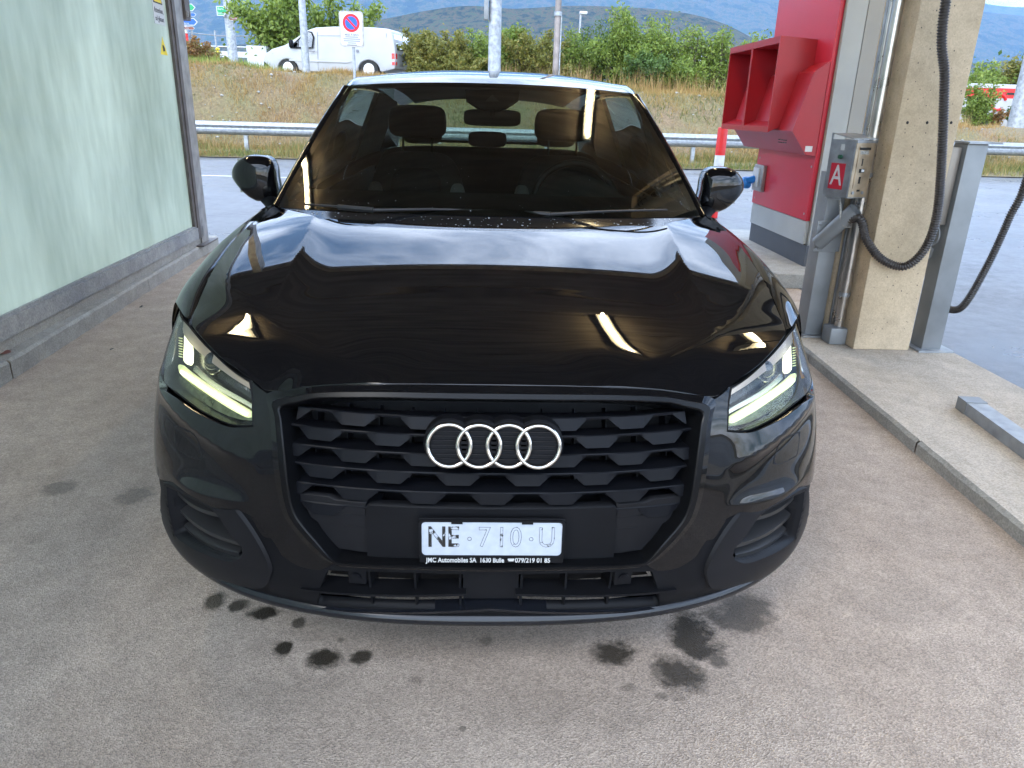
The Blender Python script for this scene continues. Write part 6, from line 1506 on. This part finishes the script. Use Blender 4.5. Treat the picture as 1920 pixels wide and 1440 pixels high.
# house roof bits and white truck
TY = 36; t0 = atY(1795, 152, TY); t1 = atY(1990, 160, TY); tb0 = atY(1850, 240, TY)
TR = thing('parked_truck', (t0[0]+3, TY, 1.1), 'white box truck with a red stripe partly hidden by a shrub beyond the bank', 'truck'); zt_t = atY(1850, 157, TY)[2]; 
MB().box(t0[0]-.5, t0[0]+8.0, TY, TY+2.4, 1.15, zt_t, bev=.04).add('cargo_box', white_paint, TR); MB().box(t0[0]-.52, t0[0]+8.02, TY-.01, TY+2.41, zt_t-.62, zt_t-.18).add('red_stripe', redpaint, TR, smooth=False)
p = atY(1872, 192, TY-.02); m_ = MB(); m_.tube([p+np.array([.35*cos(a), 0, .35*sin(a)]) for a in np.linspace(.3, 5.2, 14)], .07, 6); m_.add('round_emblem', redpaint, TR); MB().box(p[0]+.3, p[0]+1.2, TY-.03, TY-.015, p[2]+.35, p[2]+.45).add('lettering_line', inkb, TR, smooth=False)
for wx in (1.2, 6.5): MB().tube([(t0[0]+wx, TY-.05, 1.35), (t0[0]+wx, TY+.3, 1.35)], .48, 20).add('wheel', tyre, TR)
MB().box(t0[0]-2.3, t0[0]-.55, TY+.1, TY+2.3, 1.3, zt_t-.5, bev=.12).add('cab', white_paint, TR)
BH = atY(1250, 95, 95); MB().box(BH[0], BH[0]+14, 95, 103, 0, atY(1250, 103, 95)[2]).add('low_building', wallw, None, smooth=False, label='pale low building glimpsed through the bushes at the right', cat='building')

# ---- van
VY = 27.6
vr_b = atY(741, 128, VY-.9); vf_b = atY(499, 118, VY+.9); 
vx = np.array([vf_b[0]-vr_b[0], 1.8, 0]); VL = 4.95; ang = atan2(1.0, vf_b[0]-vr_b[0])
zb_v = 2.25
vdir = np.array([vf_b[0]-vr_b[0], 1.4, 0]); vlen = np.linalg.norm(vdir); vdir /= vlen; vn = np.array([-vdir[1], vdir[0], 0]); vn = vn if vn[1] > 0 else -vn
VZ = atY(690, 150, VY)[2]-.02
VS = vlen/4.95; VHs = VS*1.0
zroof = (atY(600, 53, VY+.4)[2]-VZ)/VS
def VP(l, w, z): return np.array([vr_b[0], VY-1.0, VZ])+vdir*l*VS+vn*w*VS+np.array([0, 0, z*VS])
VAN = thing('delivery_van', VP(2.5, .9, 0), 'white delivery van seen from its side on the road above the bank', 'van')
kz = zroof/1.92
side_prof = [(0.0, .42), (-.03, .75), (-.02, 1.05), (.05, 1.45), (.16, 1.78), (.30, 1.87), (.9, 1.92), (2.2, 1.94), (2.9, 1.90), (3.2, 1.80), (3.75, 1.42), (4.05, 1.24), (4.55, 1.09), (4.80, .92), (4.90, .72), (4.93, .45), (4.85, .28), (4.45, .26)]
def arch(cx, r=.40): return [(cx+r*cos(a), .33+r*sin(a)) for a in np.linspace(0, pi, 12)]
prof2 = side_prof+arch(3.98)+[(3.4, .26), (1.5, .26)]+arch(.95)+[(.5, .30)]
NW = 9; ws_ = np.linspace(0, 1.88, NW)
def tumble(z, w): t = (w/1.88)*2-1; k = 1-.13*max(0, (z-1.0)/.9)**1.3-.03*max(0, .6-z); return .94+t*.94*k
V = []; n = len(prof2)
for w in (0, 1): 
    for l, z in prof2: V.append(VP(l, tumble(z, 1.88*w), z*kz))
bm = bmesh.new(); A_ = [bm.verts.new(v) for v in V]; fa = bm.faces.new(A_[:n]); fb = bm.faces.new(A_[n:][::-1])
for i in range(n): bm.faces.new((A_[i], A_[i+n], A_[(i+1) % n+n], A_[(i+1) % n]))
bmesh.ops.recalc_face_normals(bm, faces=bm.faces[:]); ed = [e for e in bm.edges if e.calc_face_angle(0) > 1.0]; bmesh.ops.bevel(bm, geom=ed, offset=.05, segments=3, affect='EDGES', profile=.6, clamp_overlap=True)
bmesh.ops.triangulate(bm, faces=[f for f in bm.faces if len(f.verts) > 4]); bm.verts.index_update(); Vb = [v.co[:] for v in bm.verts]; Fb = [[v.index for v in f.verts] for f in bm.faces]; bm.free()
vp2 = ground_mat('dirty white van paint', (.74, .75, .76), (.70, .70, .69), agg=3, aggs=.1); 
add('body', Vb, Fb, white_paint, VAN, sharp=35)
def vside(poly, off, m, nm, th=.01): P = [VP(l, tumble(z, 0)-off, z*kz) for l, z in poly]; return MB().prism(P, tuple(vn*th)).add(nm, m, VAN, smooth=False)
vside([(2.98, 1.13), (2.93, 1.55), (3.02, 1.74), (3.16, 1.76), (3.38, 1.62), (3.80, 1.22), (3.84, 1.12)], .012, void, 'window_seal'); vside([(3.02, 1.17), (2.98, 1.54), (3.05, 1.70), (3.15, 1.72), (3.34, 1.60), (3.50, 1.42), (3.50, 1.17)], .022, vanglass, 'door_window', .006); vside([(3.55, 1.17), (3.55, 1.38), (3.76, 1.19)], .022, vanglass, 'quarter_window', .006)
for l in (2.82, 1.45): vside([(l, .34), (l, 1.74), (l+.014, 1.74), (l+.014, .34)], .006, signgrey, 'door_seam', .004)
vside([(.30, .34), (.30, 1.7), (.314, 1.7), (.314, .34)], .006, signgrey, 'door_seam', .004)
vside([(1.5, 1.60), (1.5, 1.612), (2.8, 1.612), (2.8, 1.60)], .004, signgrey, 'panel_seam', .004); vside([(1.7, .62), (3.9, .66), (3.9, .72), (1.5, .70)], .012, white_paint, 'rub_strip')
vside([(2.90, 1.00), (3.12, 1.00), (3.12, 1.04), (2.90, 1.04)], .03, signgrey, 'door_handle', .02); vside([(1.30, 1.00), (1.38, 1.00), (1.38, 1.10), (1.30, 1.10)], .02, signgrey, 'door_handle', .02)
mm = MB(); c = VP(3.72, -.12, 1.28*kz); mm.sphere(c, .08, .07, .13, 12, 8, .6); mm.add('mirror', matte, VAN)
for l in (3.98, .95):
    c = VP(l, .05, .33); wv = MB(); wv.tube([c-vn*.02, c+vn*.22], .325*VS, 24); wh = wv.add('wheel', tyre, VAN); MB().tube([c-vn*.035, c-vn*.02], .20*VS, 20).add('rim', satinchrome, wh); MB().tube([VP(l, .10, .345), VP(l, .5, .345)], .40*VS, 24).add('wheel_arch', void, VAN)
P = [VP(l, w, z*kz) for l, w, z in [(4.60, .04, .98), (4.78, .10, .84), (4.74, .06, .80), (4.50, .015, .92)]]; MB().prism(P, (-.012, -.02, .004)).add('headlamp', alu, VAN, smooth=False)
P = [VP(l, w, z*kz) for l, w, z in [(4.945, .10, .62), (4.86, -.012, .62), (4.52, -.012, .28), (4.90, -.012, .26), (4.96, .10, .30)]]; MB().prism(P, tuple(-vn*.015)).add('front_corner_bumper', matte, VAN, smooth=False)
def vrear(w0, w1, z0, z1, off, m, nm, rx0=None): 
    def rl_(z): return np.interp(z, [.42, .75, 1.05, 1.45, 1.78], [0, -.03, -.02, .05, .16])
    P = [VP(rl_(z)-off, w, z*kz) for w, z in ((w0, z0), (w1, z0), (w1, z1), (w0, z1))]; return MB().prism(P, tuple(vdir*.006)).add(nm, m, VAN, smooth=False)
vrear(.22, .88, 1.16, 1.68, .015, vanglass, 'rear_window'); vrear(1.0, 1.66, 1.16, 1.68, .015, vanglass, 'rear_window'); vrear(.932, .946, .5, 1.75, .010, signgrey, 'door_seam')
vrear(.02, .12, .78, .98, .02, tailred, 'tail_light'); vrear(.02, .12, .68, .77, .02, stickw, 'reverse_light'); vrear(.02, .12, .56, .67, .02, tailred, 'tail_light'); vrear(1.76, 1.86, .56, .98, .02, tailred, 'tail_light')
vside([(.0, .78), (.0, .98), (.10, .98), (.10, .78)], .010, tailred, 'tail_light'); vside([(.0, .56), (.0, .67), (.10, .67), (.10, .56)], .010, tailred, 'tail_light')
vrear(.35, .75, .52, .64, .025, kerbc, 'number_plate'); vrear(.55, .72, .92, .99, .02, signgrey, 'emblem'); vrear(.25, .45, .93, .97, .02, signgrey, 'lettering')
vrear(.20, .9, 1.12, 1.16, .02, inkb, 'wiper')
def van_ground(): pass
MB().addm([(-30, 26.2, 0), (2.0, 26.2, 0), (2, 31, 0), (-30, 31, 0)], [(0, 1, 2, 3)])
add_struct('upper_road', [(-40, 25.9, VZ-.01), (4, 25.9, VZ-.01), (4, 33, VZ-.01), (-40, 33, VZ-.01), (-40, 25.9, 0), (4, 25.9, 0), (4, 33, 0)], [(0, 1, 2, 3), (0, 4, 5, 1), (1, 5, 6, 2)], road_mat, smooth=False)

# ---- shrubs and trees
lab = {}
S_ = [  # px of stem, py of top, Y, width, palette, leaves, description
 (790, 56, 27.0, 1.6, 'olive', 5200, 'yellowing slender shrub right behind the rear of the van'),
 (815, 66, 26.6, 1.9, 'olive', 5200, 'olive yellow shrub between the van and the thick mast, left one'),
 (852, 62, 27.2, 2.2, 'olive', 5600, 'olive yellow shrub between the van and the thick mast, right one'),
 (897, 55, 28.0, 2.0, 'green', 4200, 'green shrub just left of the thick mast'),
 (955, 46, 27.0, 1.8, 'green', 4800, 'bright green shrub just right of the thick mast'),
 (1002, 55, 26.4, 2.2, 'olive', 5600, 'yellow green shrub between the thick mast and the weathered pole'),
 (1070, 62, 27.4, 2.2, 'green', 5200, 'green shrub just right of the weathered pole'),
 (1115, 48, 28.4, 1.8, 'dark', 4600, 'darker green bush behind the row right of the weathered pole'),
 (1172, 18, 27.0, 2.5, 'green', 9000, 'tallest bright green shrub of the row, with a pointed top'),
 (1240, 34, 28.2, 2.2, 'green', 4200, 'airy green shrub right of the tallest one'),
 (1296, 46, 27.2, 2.0, 'green', 3600, 'thin upright green shrub second left of the red kiosk'),
 (1352, 60, 27.2, 2.2, 'green', 5000, 'bushy green shrub just left of the red kiosk'),
 (1412, 66, 28.0, 2.4, 'green', 4600, 'green shrub half hidden behind the red kiosk'),
 (1210, 100, 25.6, 1.9, 'dark', 3600, 'low dark green bush in front of the tallest shrub'),
 (1290, 110, 25.9, 1.9, 'green', 3400, 'low green bush in front of the thin shrub'),
 (1040, 100, 25.6, 1.6, 'olive', 3000, 'low olive bush at the foot of the weathered pole'),
 (800, 108, 25.4, 1.5, 'olive', 3600, 'low olive bush at the rear corner of the van'),
 (870, 108, 25.4, 2.0, 'olive', 3600, 'low olive bush beside the foot of the thick mast')]
for px, py, Y, w, pal, nl, lb in S_:
    x = atY(px, 120, Y)[0]; z0 = bank_z(x, Y); zt_ = atY(px, py, Y)[2]; shrub('shrub', x, Y, z0, zt_-z0, w*1.3, int(nl*1.7), pal, lb, 'shrub', 'shrubs along the top of the bank', size=.055, stems=15)
x = atY(545, 60, 33)[0]; shrub('tree', x, 33.0, 2.2, atY(600, -30, 33)[2]-2.2, 4.6, 17000, 'green', 'broad green tree growing behind the front of the van', 'tree', size=.10, stems=14)
x = atY(640, 60, 34.5)[0]; shrub('tree', x, 34.5, 2.2, atY(600, -10, 34.5)[2]-2.2, 3.2, 9000, 'green', 'green tree behind the middle of the van', 'tree', size=.10, stems=10)
x = atY(358, 100, 38)[0]; shrub('shrub', x, 38, 2.3, atY(358, 66, 38)[2]-2.3, 2.4, 5200, 'rust', 'reddish autumn bush next to the glass wall post', 'shrub', size=.07)
x = atY(385, 100, 40)[0]; shrub('shrub', x, 40, 2.3, atY(385, 84, 40)[2]-2.3, 2.0, 3000, 'olive', 'small olive bush right of the reddish one', 'shrub', size=.07)
for px, pyt, Y, w, pal, nl, lb in [(1835, 120, 40, 4.0, 'green', 8000, 'green tree behind the truck, nearest to the concrete pillar'), (1890, 66, 42, 5.0, 'olive', 14000, 'tall yellow green tree behind the truck at the right edge'), (1930, 90, 40, 4.5, 'green', 9000, 'green tree at the right frame edge behind the pale pole'), (1835, 155, 29, 1.9, 'green', 4200, 'leafy shrub in front of the white truck'), (1925, 200, 29.5, 1.6, 'dark', 2600, 'dark low bush right of the pale pole'), (1870, 205, 29, 1.4, 'rust', 1300, 'thin half bare shrub before the truck emblem')]:
    x = atY(px, 200, Y)[0]; z0 = 1.05; shrub('tree' if 'tree' in lb else 'shrub', x, Y, z0, max(.6, atY(px, pyt, Y)[2]-z0), w, nl, pal, lb, 'tree' if 'tree' in lb else 'shrub', size=.09 if Y > 35 else .06, stems=10)
# far tree belt between bank and hills
m_ = []
tb_c = RNG.uniform(-60, 75, 900); C = []
for k in range(900):
    x = tb_c[k]; y = RNG.uniform(75, 120); h = RNG.uniform(2.0, 5.0); n_ = 60; c = np.stack([x+RNG.standard_normal(n_)*1.2, y+RNG.standard_normal(n_)*1.2, np.abs(RNG.standard_normal(n_))*h*.5+.5], 1); C.append(c)
C = np.concatenate(C); V, Q = leaves(C, .32, .7); fast_mesh('far_tree_belt', V, Q, LM['dark'], RNG.random(len(Q)), None, kind='stuff', label='dark belt of distant trees at the foot of the hills', cat='trees')

# ---- haze
hz = MB().box(-9500, 9500, -700, 12100, -1.2, 1900)
vm = bpy.data.materials.new('haze'); vm.use_nodes = True; t = vm.node_tree; t.nodes.clear(); o = t.nodes.new('ShaderNodeOutputMaterial'); pv = t.nodes.new('ShaderNodeVolumePrincipled'); pv.inputs['Color'].default_value = (.34, .58, 1.0, 1); pv.inputs['Density'].default_value = 1.05e-4; pv.inputs['Anisotropy'].default_value = 0; t.links.new(pv.outputs[0], o.inputs['Volume'])
import os
if not os.environ.get('NOHAZE'):
    hz.add('haze', vm, None, kind='stuff', smooth=False)
